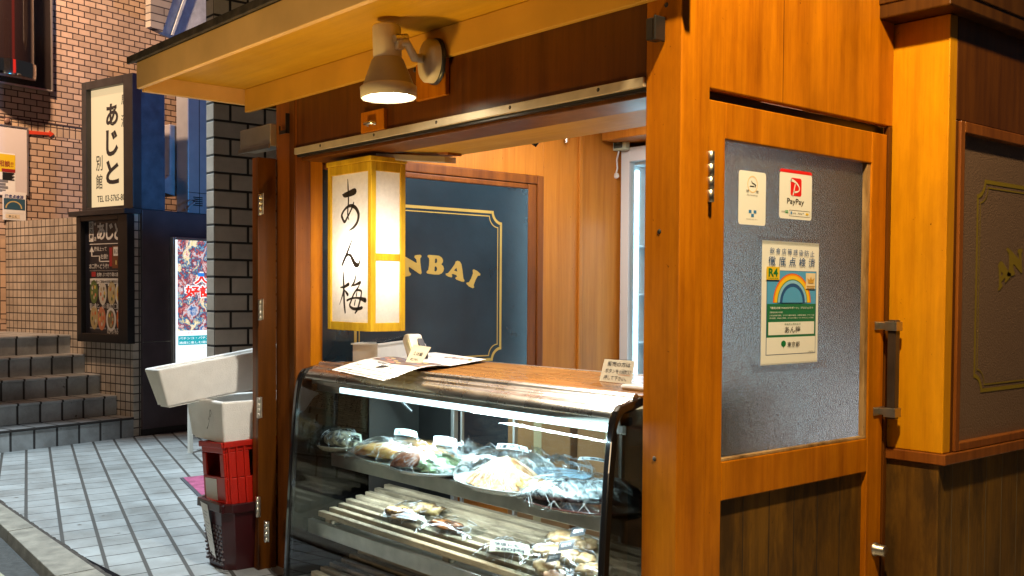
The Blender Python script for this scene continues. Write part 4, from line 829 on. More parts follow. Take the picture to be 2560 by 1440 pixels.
for X in (CX0, CX1-.03):                    # black curved end frames
    ring = []
    P = [(2.595, -.02)]+prof_g[1:]+[(2.82, 1.118), (2.95, 1.122)]
    b = MB()
    b.loft([[Ve((X, y, z)), Ve((X+.032, y, z)), Ve((X+.032, y+.030*(1 if i < 5 else .5), z-.030*(0 if i < 5 else 1))), Ve((X, y+.030*(1 if i < 5 else .5), z-.030*(0 if i < 5 else 1)))] for i, (y, z) in enumerate([(a-.008, c+.006) for a, c in P])], sm=False)
    b.build('end_frame', BLACKG, SCN, .006)
T = lambda u, v, h: Ve((h, u, v))
side = [(2.62, .0)]+[(y+.02, z-.015) for y, z in prof_g[1:]]+[(3.46, 1.09), (3.46, .0)]
b = MB(); b.prism(side, T, CX0+.012, CX0+.017); b.build('end_glass', glass('smoked_glass', (.30, .28, .26), .02, 1.0), SCN, solid=-1)
b = MB(); b.prism(side, T, CX1-.018, CX1-.012); b.build('end_glass', MATS['smoked_glass'], SCN, solid=-1)
cp('end_lining', mat('dark_case_lining', (.05, .045, .04), .3), ((CX0+.018, 3.10, .0), (CX0+.024, 3.44, 1.09)), bevel=0)
TUBE = mat('tube_glow', (.85, .95, 1), .5, emit=2.6, ecol=(.62, .90, 1))
cp('light_tube', TUBE, ((CX0+.30, 2.742, .992), (CX1-.05, 2.764, 1.020)), bevel=.004)
cp('light_rail', STEELD, ((CX0+.04, 2.735, 1.0215), (CX1-.035, 2.80, 1.05)), ((CX0+.04, 2.765, .985), (CX1-.035, 2.769, 1.021)))
lamp('case_tube_light', 'AREA', ((CX0+CX1)/2+.05, 2.80, .985), 32, (.60, .90, 1), aim=((CX0+CX1)/2+.1, 2.98, .4), size=(2.0, .03))
lamp('case_tube_light_low', 'AREA', ((CX0+CX1)/2+.02, 2.86, .588), 13, (.74, .92, 1), aim=((CX0+CX1)/2+.02, 2.95, .3), size=(2.0, .03))
cp('upper_shelf', STEELD, ((CX0+.10, 2.815, .592), (CX1-.11, 2.823, .660)), ((CX0+.10, 2.823, .648), (CX1-.11, 3.34, .660)))
cp('middle_tray', STEELD, ((CX0+.04, 2.71, .245), (CX1-.05, 2.716, .318)), ((CX0+.04, 2.716, .245), (CX1-.05, 3.26, .255)), ((CX0+.04, 2.716, .300), (CX1-.05, 2.742, .3175)))
cp('case_base', STEELD, ((CX0+.02, 2.62, -.1), (CX1-.02, 3.45, .02)))
for nm, X in (('back_rail', 1), ):
    cp('back_rail', ALU, ((-4.44, 3.40, .03), (-4.412, 3.43, 1.05)), ((-4.36, 3.402, .03), (-4.345, 3.42, 1.05)), ((-3.93, 3.40, .03), (-3.915, 3.425, 1.05)), ((-3.20, 3.40, .03), (-3.18, 3.425, 1.05)), ((CX0+.02, 3.40, 1.05), (CX1-.02, 3.44, 1.085)))
b = MB(); b.tube([(-4.58, 3.05, 1.03), (-4.40, 3.12, .88)], .010); b.build('shelf_arm', BLACK, SCN)
b = MB(); b.add([(CX0+.02, 3.405, .03), (CX1-.02, 3.405, .03), (CX1-.02, 3.405, 1.05), (CX0+.02, 3.405, 1.05)], [(0, 1, 2, 3)]); b.build('back_glass', GLASS, SCN, solid=-1)
# slatted racks
def rack(label, y0, y1, z0, z1, n, w, xl0, xl1, group):
    rk = thing('slatted_rack', (-3.66, (y0+y1)/2, z0), label, 'rack', group)
    rng = random.Random(int(z0*100))
    for k in range(n):
        t = k/(n-1); y = y0+(y1-y0)*t; z = z0+(z1-z0)*t; x0 = xl0+(xl1-xl0)*t+rng.uniform(-.012, .012)
        b = MB(); b.box((x0, y-w/2, z-.028), (CX1-.075+rng.uniform(-.01, .01), y+w/2, z)); b.build('slat', SLAT, rk, .003)
    for x in (xl0+.07, -3.62, -2.75):
        b = MB(); d = (z1-z0)/(y1-y0)
        b.loft([[Ve((x-.022, y, z)), Ve((x+.022, y, z)), Ve((x+.022, y, z-.034)), Ve((x-.022, y, z-.034))] for y, z in ((y0-.005, z0-.0285), (y1, z1-.0285))], sm=False); b.build('batten', SLAT, rk, .002)
    return rk
rack('upper weathered wooden slatted rack in the display case, holding bagged food', 2.752, 3.17, .366, .452, 8, .036, -4.69, -4.72, 'slatted racks in the case')
rack('lower weathered wooden slatted rack at the foot of the display case', 2.66, 3.08, .085, .165, 8, .036, -4.60, -4.66, 'slatted racks in the case')
def rz_(y): return .366+(y-2.752)*(.452-.366)/(3.17-2.752)
# ---------------- food on the upper shelf
FOLD_GLINT = mat('film_fold_glint', (.72, .76, .78), .18, spec=.8, coat=.5)  # pale colour paints the highlights that run along film folds
def film_dome(name, c, rx, ry, h, seed, parent, rz=0, k=.14):
    n, m = 44, 16; rings = []; cr, sr = math.cos(rz), math.sin(rz)
    for i in range(m+1):
        t = i/m*math.pi/2; ring = []
        for j in range(n):
            a = 2*math.pi*j/n; r = math.cos(t)**.8; z = h*math.sin(t)
            wob = 1+k*noise.noise(Ve((math.cos(a)*3+seed, math.sin(a)*3, t*2)))+.5*k*noise.noise(Ve((a*9, t*9, seed)))
            x, y = rx*r*wob*math.cos(a), ry*r*wob*math.sin(a)
            ring.append(Ve((c[0]+x*cr-y*sr, c[1]+x*sr+y*cr, c[2]+z*wob)))
        rings.append(ring)
    b = MB(WRAP, FOLD_GLINT); b.loft(rings, cap=False); rng = random.Random(seed); b.use(FOLD_GLINT)
    for q in range(int(70+260*rx)):        # whitish threads along the film's folds, standing in for streak highlights
        a = rng.uniform(0, 2*math.pi); t0 = rng.uniform(.15, 1.25); da = rng.uniform(-.22, .22); dt = -rng.uniform(.12, .5); P = []
        for e in (0, .5, 1):
            t = max(.0, t0+dt*e)/(math.pi/2)*m; aa = ((a+da*e)/(2*math.pi)*n) % n; i0, j0 = min(int(t), m-1), int(aa); ft, fa = t-i0, aa-j0
            A = rings[i0][j0].lerp(rings[i0][(j0+1) % n], fa); B = rings[i0+1][j0].lerp(rings[i0+1][(j0+1) % n], fa); v = A.lerp(B, ft); P.append(v+(v-Ve(c)).normalized()*.0015)
        w = rng.uniform(.0005, .0015); b.tube(P, [w*.4, w, w*.3], 4, False)
    return b.build(name, None, parent, solid=-1)
def plate(name, c, r, sy, m, parent, depth=.028, rz=0):
    b = MB(); n = 44; prof = [(.001, .004), (r*.62, .004), (r*.80, .010), (r*.97, depth), (r, depth+.002), (r*.99, depth-.004), (r*.78, 0), (.001, -.002)]
    cr, sr = math.cos(rz), math.sin(rz); rings = []
    for q, h in prof: rings.append([Ve((c[0]+q*math.cos(a)*cr-q*sy*math.sin(a)*sr, c[1]+q*math.cos(a)*sr+q*sy*math.sin(a)*cr, c[2]+h)) for a in [2*math.pi*i/n for i in range(n)]])
    b.loft(rings, cap=False); return b.build(name, m, parent)
def fish(name, c, ln, wd, ht, m, parent, rz=0, seed=0, tail=True):
    b = MB(); n, k = 26, 14; cr, sr = math.cos(rz), math.sin(rz); rings = []
    for i in range(n+1):
        t = i/n; w = (math.sin(math.pi*min(1, t*1.18+.02))**.62 if t < .80 else max(.12, .36-(t-.80)*1.6)) if tail else math.sin(math.pi*(.02+.96*t))**.6
        if tail and t > .90: w = .2+(t-.90)*7.5
        hh = (w if t < .85 else .14)*ht; ring = []
        for j in range(k):
            a = 2*math.pi*j/k; x = (t-.5)*ln; y = wd*.5*w*math.cos(a); z = hh*.5*(math.sin(a)+1)
            q = 1+.12*noise.noise(Ve((x*30+seed, y*40, z*40+seed)))
            ring.append(Ve((c[0]+x*cr-y*q*sr, c[1]+x*sr+y*q*cr, c[2]+z*q)))
        rings.append(ring)
    b.loft(rings); return b.build(name, m, parent)
def spots(name, base, dark, sc_, rough=.45, lo=.42, hi=.6):
    m, nt, p, o = nodes(name); v = coord(nt)
    L(nt, ramp(nt, noise_n(nt, v, sc_, 6, .7), [(lo, dark), (hi, base)]), p.inputs['Base Color']); p.inputs['Roughness'].default_value = rough
    L(nt, bump(nt, noise_n(nt, v, sc_*2, 4), .4, .004), p.inputs['Normal']); p.inputs['Coat Weight'].default_value = .3; MATS[name] = m; return m
FOIL = spots('mottled_skin', (.52, .45, .30), (.06, .055, .05), 34, .3)
PEACH = spots('dried_fish_flesh', (.62, .38, .13), (.42, .17, .04), 15)
REDF = spots('mirin_fish', (.42, .13, .04), (.18, .04, .012), 34)
SHRED = spots('shredded_flesh', (.58, .34, .18), (.36, .14, .05), 34)
SILV = spots('silver_fish', (.36, .38, .38), (.025, .028, .034), 30, .25)
GREENC = spots('leaf_and_cream', (.44, .48, .28), (.14, .20, .08), 22)
CHICK = spots('steamed_chicken', (.50, .37, .19), (.30, .17, .07), 18)
GRILL = spots('grilled_chicken', (.62, .38, .14), (.07, .03, .012), 22, .3)
DKF = spots('glazed_fish', (.36, .13, .035), (.035, .016, .010), 20, .2)
TAG_ = mat('pale_blue_tag', (.34, .44, .45), .5)
TAGW = mat('white_tag', (.40, .42, .42), .5)
def tagcard(parent, pts, lines, name='price_tag', lift=.004, m=None):
    S = Sheet(*pts, sag=lambda u, v: .006*math.sin(u*math.pi)); b = MB(); rect(b, m or TAG_, S, 0, 0, 1, 1, 0, 5)
    for i, s in enumerate(lines):
        hgt = .80/len(lines); text(b, INK, S, s, .10+.05*i, .90-(i+1)*hgt*1.08, .80-.1*i, hgt*.82, lift*.5, .03, .012)
    return b.build(name, None, parent, solid=-1)
def tagat(parent, x0, y0, x1, y1, ydepth, lines, dy=.05, **k):
    ydepth -= .09
    a = px(x0, y1, 'y', ydepth); b_ = px(x1, y1+(x1-x0)*.12, 'y', ydepth); c = px(x1-(x1-x0)*.05, y0+(x1-x0)*.12, 'y', ydepth+dy); d = px(x0+(x1-x0)*.05, y0, 'y', ydepth+dy)
    return tagcard(parent, (a, b_, c, d), lines, **k)
FOODG = 'wrapped plates on the upper glass shelf'
def food(name, x, y, yd, label, cat, group=FOODG): c = px(x, y, 'y', yd); return thing(name, c, label, cat, group), c
PLW = mat('white_china', (.56, .58, .57), .2, coat=.4); PLB = mat('pale_blue_china', (.40, .55, .66), .2, coat=.4); PLD = mat('lacquer_tray', (.085, .028, .022), .2, coat=.5)
SZ = .664
# leftmost mottled fish
f, c = food('wrapped_fish', 862, 1122, 2.93, 'film wrapped mottled grey dried fish, leftmost on the upper shelf', 'fish'); c = Ve((c.x, 2.90, SZ))
plate('plate', c, .165, .75, mat('clear_tray', (.40, .36, .27), .25), f); fish('fish_body', c+Ve((.0, 0, .016)), .30, .16, .085, FOIL, f, .15, 1, False); film_dome('film', c+Ve((0, 0, .012)), .158, .115, .10, 3, f)
tagat(f, 868, 1082, 905, 1102, 2.98, ['鯖'], m=mat('greenish_tag', (.55, .62, .48), .5))
# large split dried fish
f, c = food('dried_fish', 1010, 1130, 2.95, 'large pale orange split dried fish in cling film under a pale blue tag', 'fish'); c = Ve((c.x+.05, 2.93, SZ))
plate('tray', c, .37, .52, mat('pale_tray', (.58, .60, .50), .3), f, .018); fish('fish_body', c+Ve((-.03, -.03, .012)), .66, .22, .075, PEACH, f, .18, 4); fish('fish_half', c+Ve((.03, .07, .016)), .60, .20, .085, PEACH, f, .30, 6)
film_dome('film', c+Ve((0, 0, .006)), .38, .20, .105, 8, f, .2); tagat(f, 985, 1072, 1045, 1088, 3.00, ['えぼ鯛'])
# red mirin fish on leaf
f, c = food('marinated_fish', 1085, 1140, 2.90, 'red brown marinated fish beside pale greens in cling film with a white tag', 'fish'); c = Ve((c.x+.02, 2.86, SZ))
plate('plate', c, .225, .72, PLW, f, .022); fish('fish_body', c+Ve((-.045, -.02, .018)), .28, .16, .085, REDF, f, .9, 11); 
b = MB(); b.add(*blob(c+Ve((.07, .0, .045)), (.12, .09, .045), .4, 4, 5)); b.build('greens', GREENC, f); film_dome('film', c+Ve((0, 0, .010)), .23, .165, .105, 13, f); tagat(f, 1082, 1090, 1144, 1112, 2.93, ['みりん干', '720円'], dy=.06, m=TAGW)
# mound of shredded flesh on white plate
f, c = food('shredded_fish', 1272, 1180, 2.88, 'cone of shredded peach fish in cling film on a white plate', 'plate of food'); c = Ve((c.x, 2.885, SZ))
plate('plate', c, .30, .66, PLW, f, .030)
n = 40; rings = []
for i in range(13):
    t = i/12; r = .205*(1-t)**.75+.004; rings.append([c+Ve((-.02+r*(1+.10*noise.noise(Ve((j*1.3, i*.5, 2))))*math.cos(2*math.pi*j/n), r*.72*(1+.10*noise.noise(Ve((j*1.3, i*.5, 9))))*math.sin(2*math.pi*j/n), .020+.115*t)) for j in range(n)])
b = MB(); b.loft(rings); b.build('shreds', SHRED, f)
rng = random.Random(5); b = MB(CREAM)
for k in range(150):
    a = rng.uniform(-2.8, .6); t0 = rng.uniform(.1, .95); t1 = max(0, t0-rng.uniform(.15, .45)); P = []
    for t in (t0, (t0+t1)/2, t1): r = .205*(1-t)**.75+.008; aa = a+rng.uniform(-.08, .08); P.append(c+Ve((-.02+r*math.cos(aa), r*.72*math.sin(aa), .022+.115*t)))
    b.tube(P, rng.uniform(.0012, .0028), 5)
b.mats = [spots('shred_light', (.70, .50, .34), (.48, .24, .10), 40)]; b.build('strands', None, f)
b = MB(); rng = random.Random(8)
for k in range(10): b.add(*blob(c+Ve((.17+rng.uniform(-.04, .05), rng.uniform(-.07, .06), .035+rng.uniform(0, .02))), (.03, .018, .012), .4, 4, k, 2))
b.build('leaves', spots('golden_leaves', (.62, .36, .07), (.40, .17, .03), 20), f)
film_dome('film', c+Ve((-.01, 0, .012)), .305, .19, .150, 21, f, 0, .10); tagat(f, 1240, 1108, 1322, 1122, 2.96, ['ほぐし'], dy=.05, m=TAGW)
# pale blue dish behind
f, c = food('blue_dish', 1385, 1130, 3.10, 'pale blue dish under crumpled film behind the shredded fish', 'dish'); c = Ve((c.x+.03, 3.10, SZ))
plate('plate', c, .17, .7, PLB, f, .05); film_dome('film', c+Ve((0, 0, .02)), .18, .13, .10, 31, f, 0, .3)
# silver fish on lacquer tray
f, c = food('silver_fish', 1440, 1215, 2.86, 'silver dark skinned fish in glittering film on a dark red lacquer tray', 'fish'); c = Ve((c.x+.03, 2.85, SZ))
plate('tray', c, .285, .62, PLD, f, .020); fish('fish_body', c+Ve((-.04, -.02, .016)), .42, .23, .09, SILV, f, .5, 14, False); fish('fish_half', c+Ve((.10, .05, .02)), .34, .20, .10, SILV, f, .3, 17, False)
film_dome('film', c+Ve((0, 0, .006)), .29, .18, .125, 41, f, .1, .10); tagat(f, 1445, 1142, 1528, 1150, 2.95, ['しめ鯖'], dy=.03, m=TAGW)
# loose crumpled film lying behind the plates
for x, y, yd, rx, sd, lb in ((1180, 1118, 3.12, .17, 51, 'crumpled clear film behind the marinated fish'), (1310, 1105, 3.18, .15, 55, 'crumpled clear film behind the cone of shredded fish')):
    c = px(x, y, 'y', yd); f = thing('crumpled_film', (c.x, yd, SZ), lb, 'cling film', 'loose film on the upper shelf'); film_dome('film', Ve((c.x, yd, SZ)), rx, .09, .10, sd, f, .1, .5)
# ---------------- bags on the slatted rack
BAG = glass('plastic_bag', (.94, .96, .96), .09, .8, bs=20, bst=.6, film=.04)
def bag(x, y, yd, L_, W_, H_, rz, seed, label, stuff, group='bagged food on the slatted rack', lid=True):
    c = px(x, y, 'y', yd); c = Ve((c.x, yd, rz_(yd)+.002)); f = thing('food_bag', c, label, 'food bag', group)
    cr, sr = math.cos(rz), math.sin(rz)
    for i, (dx, dy, rx, ry, h, m) in enumerate(stuff):
        P = Ve((c.x+dx*cr-dy*sr, c.y+dx*sr+dy*cr, c.z+dy*.2+h*.5+.004)); b = MB(); b.add(*blob(P, (rx, ry, h*.55), .38, 2.2, seed+i, 3, Matrix.Rotation(rz+.3*i, 4, 'Z')), True); b.build('food_piece', m, f)
    n, k = 18, 8; top = []; vs = []; fs = []
    for s in (0, 1):
        for i in range(n+1):
            for j in range(k+1):
                u, v = i/n*2-1, j/k*2-1; e = (1-u**4)*(1-v**4); rip = .012*noise.noise(Ve((u*3+seed, v*3, s*5)))+.006*noise.noise(Ve((u*9+seed, v*8, s)))
                z = (H_*e**.7*(.75+.25*math.cos(u*2))+rip*1.2 if s else 0.0)+.012*(1-e)*noise.noise(Ve((u*5, v*5, seed)))+.004*s
                X, Y = u*L_/2*(1+.05*noise.noise(Ve((v*3, seed, 1)))), v*W_/2*(1+.10*noise.noise(Ve((u*3, seed, 2))))
                vs.append(Ve((c.x+X*cr-Y*sr, c.y+X*sr+Y*cr, c.z+max(z, 0)+(Y*cr+X*sr)*.2)))
    for s in (0, 1):
        o_ = s*(n+1)*(k+1)
        for i in range(n):
            for j in range(k): a = o_+i*(k+1)+j; fs.append((a, a+k+1, a+k+2, a+1))
    b = MB(BAG, FOLD_GLINT); b.add(vs, fs, True); rng = random.Random(seed*3); b.use(FOLD_GLINT); o_ = (n+1)*(k+1)
    for q in range(26):  # pale threads on the bag's folds, painted in as highlights
        i, j = rng.randrange(0, n-2), rng.randrange(1, k); P = [Ve(vs[o_+(i+e)*(k+1)+min(k, max(0, j+(e*rng.choice((-1, 0, 1)) if e else 0)))])+Ve((0, 0, .002)) for e in range(3)]; w = rng.uniform(.0005, .0014); b.tube(P, [w*.4, w, w*.3], 4, False)
    b.build('bag_film', None, f, solid=-1); return f, c
f, c = bag(1030, 1305, 2.93, .34, .20, .055, .25, 2, 'clear bag of grilled chicken under a white price tag on the rack', [(-.05, -.03, .085, .05, .05, GRILL), (.07, .035, .085, .045, .055, spots('roast_top', (.66, .48, .20), (.10, .05, .02), 20)), (0, -.06, .06, .03, .03, GRILL)])
tagat(f, 957, 1271, 1042, 1292, 2.92, ['さわらの西京', '¥1,300-'], dy=.05, m=TAGW)
f, c = bag(1125, 1335, 2.90, .36, .15, .045, .10, 5, 'clear bag with one dark glazed fish piece on the middle of the rack', [(-.02, 0, .105, .042, .04, DKF)])
f, c = bag(1272, 1385, 2.86, .30, .17, .045, .15, 7, 'clear bag under a curled tag priced 380 on the rack', [(-.02, .01, .10, .06, .035, spots('pale_fillet', (.66, .52, .34), (.45, .30, .16), 14))])
tagat(f, 1222, 1350, 1328, 1378, 2.85, ['鶏塩レモン', '380円'], dy=.055, m=mat('pale_yellow_tag', (.50, .50, .36), .5), lift=.003)
BLT = mat('black_label', (.012, .016, .018), .35)
def blacklab(f, x, y, yd, w=38, hgt=24):
    yd -= .05
    a = px(x-w/2, y+hgt/2, 'y', yd); b_ = px(x+w/2, y+hgt/2-6, 'y', yd); c = px(x+w/2+8, y-hgt/2-6, 'y', yd+.03); d = px(x-w/2+8, y-hgt/2, 'y', yd+.03)
    S = Sheet(a, b_, c, d); b = MB(); rect(b, BLT, S, 0, 0, 1, 1, 0, 3); text(b, PAPER, S, '塩だれ', .15, .30, .7, .42, .002, .01); b.build('label', None, f, solid=-1)
f, c = bag(1420, 1352, 3.02, .32, .18, .06, .05, 12, 'clear bag of pale chicken farthest back beside the black end frame', [(0, 0, .105, .06, .065, CHICK), (.09, .01, .05, .05, .05, CHICK)]); blacklab(f, 1442, 1331, 2.98)
f, c = bag(1405, 1385, 2.90, .32, .17, .06, .12, 15, 'clear bag of pale chicken lying across the middle of the heap', [(-.02, .0, .115, .055, .06, CHICK), (.10, .02, .05, .045, .045, CHICK)]); blacklab(f, 1412, 1366, 2.87)
f, c = bag(1375, 1425, 2.79, .30, .15, .06, -.15, 18, 'clear bag of pink edged chicken at the front edge of the rack', [(0, -.01, .075, .05, .065, CHICK), (.05, -.02, .05, .04, .045, spots('pink_chicken', (.80, .56, .42), (.66, .36, .22), 14))]); blacklab(f, 1380, 1397, 2.78, 34, 20)
f, c = bag(1478, 1420, 2.86, .20, .14, .05, .5, 22, 'small clear bag of pale chicken touching the black end frame', [(.0, 0, .06, .05, .05, CHICK)])
c = Ve((px(1060, 1440, 'y', 2.80).x, 2.82, .118)); f = thing('food_bag', c, 'single wrapped piece on the lower slatted rack', 'food bag'); b = MB(); b.add(*blob(c+Ve((0, 0, .02)), (.09, .05, .025), .3, 3, 3)); b.build('food_piece', CHICK, f); film_dome('film', c, .11, .07, .05, 61, f)
# ---------------- things behind the case, seen through it
CARD = mat('cardboard', (.30, .13, .045), .75, var=.12, vs=6, bs=60, bst=.08)
def carton(x0, x1, y, z0, z1, label, flap=True):
    f = thing('cardboard_box', ((x0+x1)/2, y+.2, z0), label, 'cardboard box', 'cartons behind the display case')
    bx('carton', CARD, f, ((x0, y, z0), (x1, y+.36, z1)), bevel=.006)
    bx('tape_strip', mat('brown_tape', (.50, .36, .20), .3), f, (((x0+x1)/2-.03, y-.0015, z0+.02), ((x0+x1)/2+.03, y-.0002, z1-.001)), bevel=0)
    return f
for i, (a, c, z0, z1, lb) in enumerate(((-4.20, -3.72, .0, .90, 'tall brown carton behind the glass at the left of the stack'), (-3.70, -3.25, .0, .86, 'brown carton behind the shredded fish plate'), (-3.23, -2.72, .0, .80, 'low brown carton behind the silver fish tray'), (-3.55, -3.10, .862, 1.06, 'small brown carton lying on top of the other cartons'))):
    carton(a, c, 3.60+.03*i, z0, z1, lb)
bx('dark_shelf_back', BLACK, SCN, ((CX0+.02, 3.43, .02), (-4.44, 3.445, 1.05)), bevel=0)
SB = Fr((0, 3.52, 0), (1, 0, 0), (0, 0, 1), (0, -1, 0)); b = MB(); q = [SB.px(*p) for p in ((1022, 1005), (1076, 1012), (1070, 1068), (1012, 1066), (1024, 1042), (1012, 1018))]
b.use(mat('banner_paper', (.66, .52, .38), .6)).prism(q, SB, -.006, 0)
for ch, x0, y0, x1, y1 in (('梅', 1032, 1008, 1058, 1022), ('そ', 1026, 1026, 1058, 1044), ('ば', 1026, 1048, 1060, 1068)): p, r_ = SB.px(x0, y1), SB.px(x1, y0); text(b, INK, SB, ch, p[0], p[1], r_[0]-p[0], r_[1]-p[1], .002, .012)
o = b.build('paper_banner', None); tag(o, 'torn paper banner with black brush letters standing behind the case', 'banner')
# ---------------- on the counter
TZ = 1.1315
f = thing('storage_box', px(960, 903, 'z', TZ), 'open white plastic box at the left of the counter', 'box')
B0, A0, C0 = px(944, 905, 'z', TZ), px(882, 903, 'z', TZ), px(1030, 890, 'z', TZ); E1, E2 = A0-B0, (C0-B0)
T = lambda u, v, h: B0+E1*u+E2*v+Ve((0, 0, h))
q = lambda s: [(s, s*.4), (1-s, s*.4), (1-s, 1-s*.4), (s, 1-s*.4)]
b = MB(); b.prism(q(0), T, 0, .006)
for e in (((0, 0), (1, 0), (1, .018), (0, .018)), ((0, .982), (1, .982), (1, 1), (0, 1)), ((0, .0185), (.05, .0185), (.05, .9815), (0, .9815)), ((.95, .0185), (1, .0185), (1, .9815), (.95, .9815))): b.prism(e, T, .0062, .088)
b.build('box_body', WHITEP, f)
b = MB()
for e in (((-.05, -.02), (1.05, -.02), (1.05, .025), (-.05, .025)), ((-.05, .975), (1.05, .975), (1.05, 1.02), (-.05, 1.02)), ((-.05, .0255), (.06, .0255), (.06, .9745), (-.05, .9745)), ((.94, .0255), (1.05, .0255), (1.05, .9745), (.94, .9745))): b.prism(e, T, .0882, .096)
b.build('box_rim', WHITEP, f)
b = MB(); b.prism([(.15, .25), (.85, .15), (.95, .8), (.2, .9)], lambda u, v, h: T(u, v, h+.03*v), .092, .0935); b.build('clear_lid', glass('lid_glass', (.85, .87, .88), .15, 1.2, film=.15), f)
c = px(965, 850, 'y', 3.46); f = bx('card_terminal', BLACK, None, ((c.x-.16, 3.38, TZ), (c.x+.16, 3.47, TZ+.075)), ((c.x-.11, 3.40, TZ+.0755), (c.x+.17, 3.468, TZ+.13)), bevel=.02); tag(f, 'low black box behind the white plastic box on the counter', 'device')
f = thing('tape_dispenser', px(1035, 880, 'z', TZ), 'beige handset like dispenser leaning beside the white box', 'dispenser')
c = px(1030, 868, 'y', 3.20); T = lambda u, v, h: Ve((c.x+u*.9+h*.2, 3.20+h, c.z+v))
b = MB(); b.prism([(-.055, .035), (-.03, .070), (.01, .070), (.055, .0), (.055, -.06), (.0, -.06)], T, -.03, .05); b.build('body', mat('beige_plastic', (.68, .60, .45), .4, var=.08), f, .012)
b = MB(); b.prism([(.012, .050), (.055, -.015), (.050, -.035), (.0, .02)], T, -.034, -.0305); b.build('label_panel', mat('yellow_label', (.60, .54, .30), .5), f)
b = MB(); b.prism([(.03, .05), (.085, -.02), (.085, -.06), (.06, -.06)], T, .01, .045); b.build('dark_side', BLACK, f, .004)
c2 = px(1052, 868, 'y', 3.40); f = bx('paper_roll', PAPER, None, ((c2.x-.03, 3.36, TZ), (c2.x+.03, 3.42, TZ+.085)), bevel=.012); tag(f, 'small white paper block behind the beige dispenser', 'paper block')
# leaflets
sag = lambda u, v: .004*math.sin(u*9)*math.sin(v*math.pi)+.022*math.sin(math.pi*min(1, v*1.7))
PC_ = [px(855, 925, 'y', 2.62), px(985, 952, 'y', 2.55), px(1216, 904, 'z', TZ+.004), px(1075, 884, 'z', TZ+.004)]
for i in range(3):
    off = Ve((-.012*i, -.012*i, -.006*i+.012)); S = Sheet(*[p+off+Ve((.006*i*(k-1.5), -.004*i, 0)) for k, p in enumerate(PC_)], sag=sag); b = MB(); rect(b, PAPER, S, 0, 0, 1, 1, 0, 14)
    if i == 0:
        def sr_(m, u0, v0, u1, v1, h=.0012, n=6): rect(b, m, S, u0, v0, u1, v1, h, n)
        sr_(spots('food_photo', (.42, .26, .17), (.05, .05, .09), 16), .10, .24, .97, .50, .0012, 10)
        for k in range(26): disc(b, [PBR, PYL, ink('rose', (.5, .2, .16)), ink('slate', (.1, .12, .2))][k % 4], S, .14+.03*k % .8, .27+.2*((k*7) % 10)/10, .035, .02, .0018, 10)
        for k, (u, v, w, h_, s) in enumerate(((.62, .10, .13, .075, '十'), (.44, .10, .15, .08, '勝'), (.50, .19, .16, .03, 'ランチ'), (.08, .08, .12, .03, 'あん梅'), (.30, .19, .14, .03, '御膳'))): text(b, INK, S, s, u, v, w, h_, .0016, .01)
        for k in range(12): sr_(ink('grey', (.2, .2, .21)), .08, .56+k*.022, .40-.04*(k % 3), .565+k*.022, .0012, 3)
        for k in range(10): disc(b, [PBR, PYL, ink('rose', (.5, .2, .16)), ink('slate', (.1, .12, .2))][k % 4], S, .50+.045*k, .86+.02*(k % 3), .03, .02, .0018, 10)
        sr_(INK, .12, .045, .90, .052, .0012, 4); sr_(ink('grey', (.2, .2, .21)), .2, .215, .55, .222)
    o = b.build('leaflet', None, solid=-1); tag(o, ['top printed leaflet with a food photo spread on the counter', 'white leaflet just beneath the top printed one', 'lowest white leaflet drooping over the front edge of the case'][i], 'leaflet', 'leaflets stacked on the counter')
def card_on(pts, lines, label, name='price_card', m=CREAMP, stand=None):
    f = thing(name, (Ve(pts[0])+Ve(pts[1]))/2, label, 'price card' if name == 'price_card' else 'notice'); S = Sheet(*pts); b = MB(); rect(b, m, S, 0, 0, 1, 1, 0); rect(b, m, S, 0, 0, 1, 1, -.003)
    for s, u, v, w, h in lines: text(b, INK, S, s, u, v, w, h, .0, .008, .02)
    return f, S, b
def lift(S, n, k): return Sheet(*[p+n*k for p in S.c])
a, b_, c, d = px(1011, 911, 'y', 2.93), px(1047, 918, 'y', 2.93), px(1077, 868, 'y', 2.99), px(1034, 862, 'y', 2.99)
f = thing('price_card', a, 'cream handwritten price card standing on the leaflets', 'price card'); n = (b_-a).cross(d-a).normalized(); n = n if n.y < 0 else -n
S = Sheet(a, b_, c, d); S2 = lift(S, n, .0015); b = MB(); b.use(CREAMP).add([*(S(u, v) for u, v in ((0, 0), (1, 0), (1, 1), (0, 1))), *(S(u, v)-n*.003 for u, v in ((0, 0), (1, 0), (1, 1), (0, 1)))], [(0, 1, 2, 3), (4, 5, 6, 7), (0, 1, 5, 4), (1, 2, 6, 5), (2, 3, 7, 6), (3, 0, 4, 7)])
text(b, INK, S2, 'えぼ鯛', .24, .50, .56, .20, 0, .004, .02); text(b, INK, S2, '¥2,100-', .22, .22, .52, .15, 0, .004, .02); b.build('card', None, f, solid=-1)
S3 = lift(S, n, .003); b = MB(); b.add([S3(u, v) for u, v in ((0, .90), (1, .90), (1.02, 1.03), (0, 1.03))], [(0, 1, 2, 3)]); b.build('clear_sleeve', GLASS, f, solid=-1)
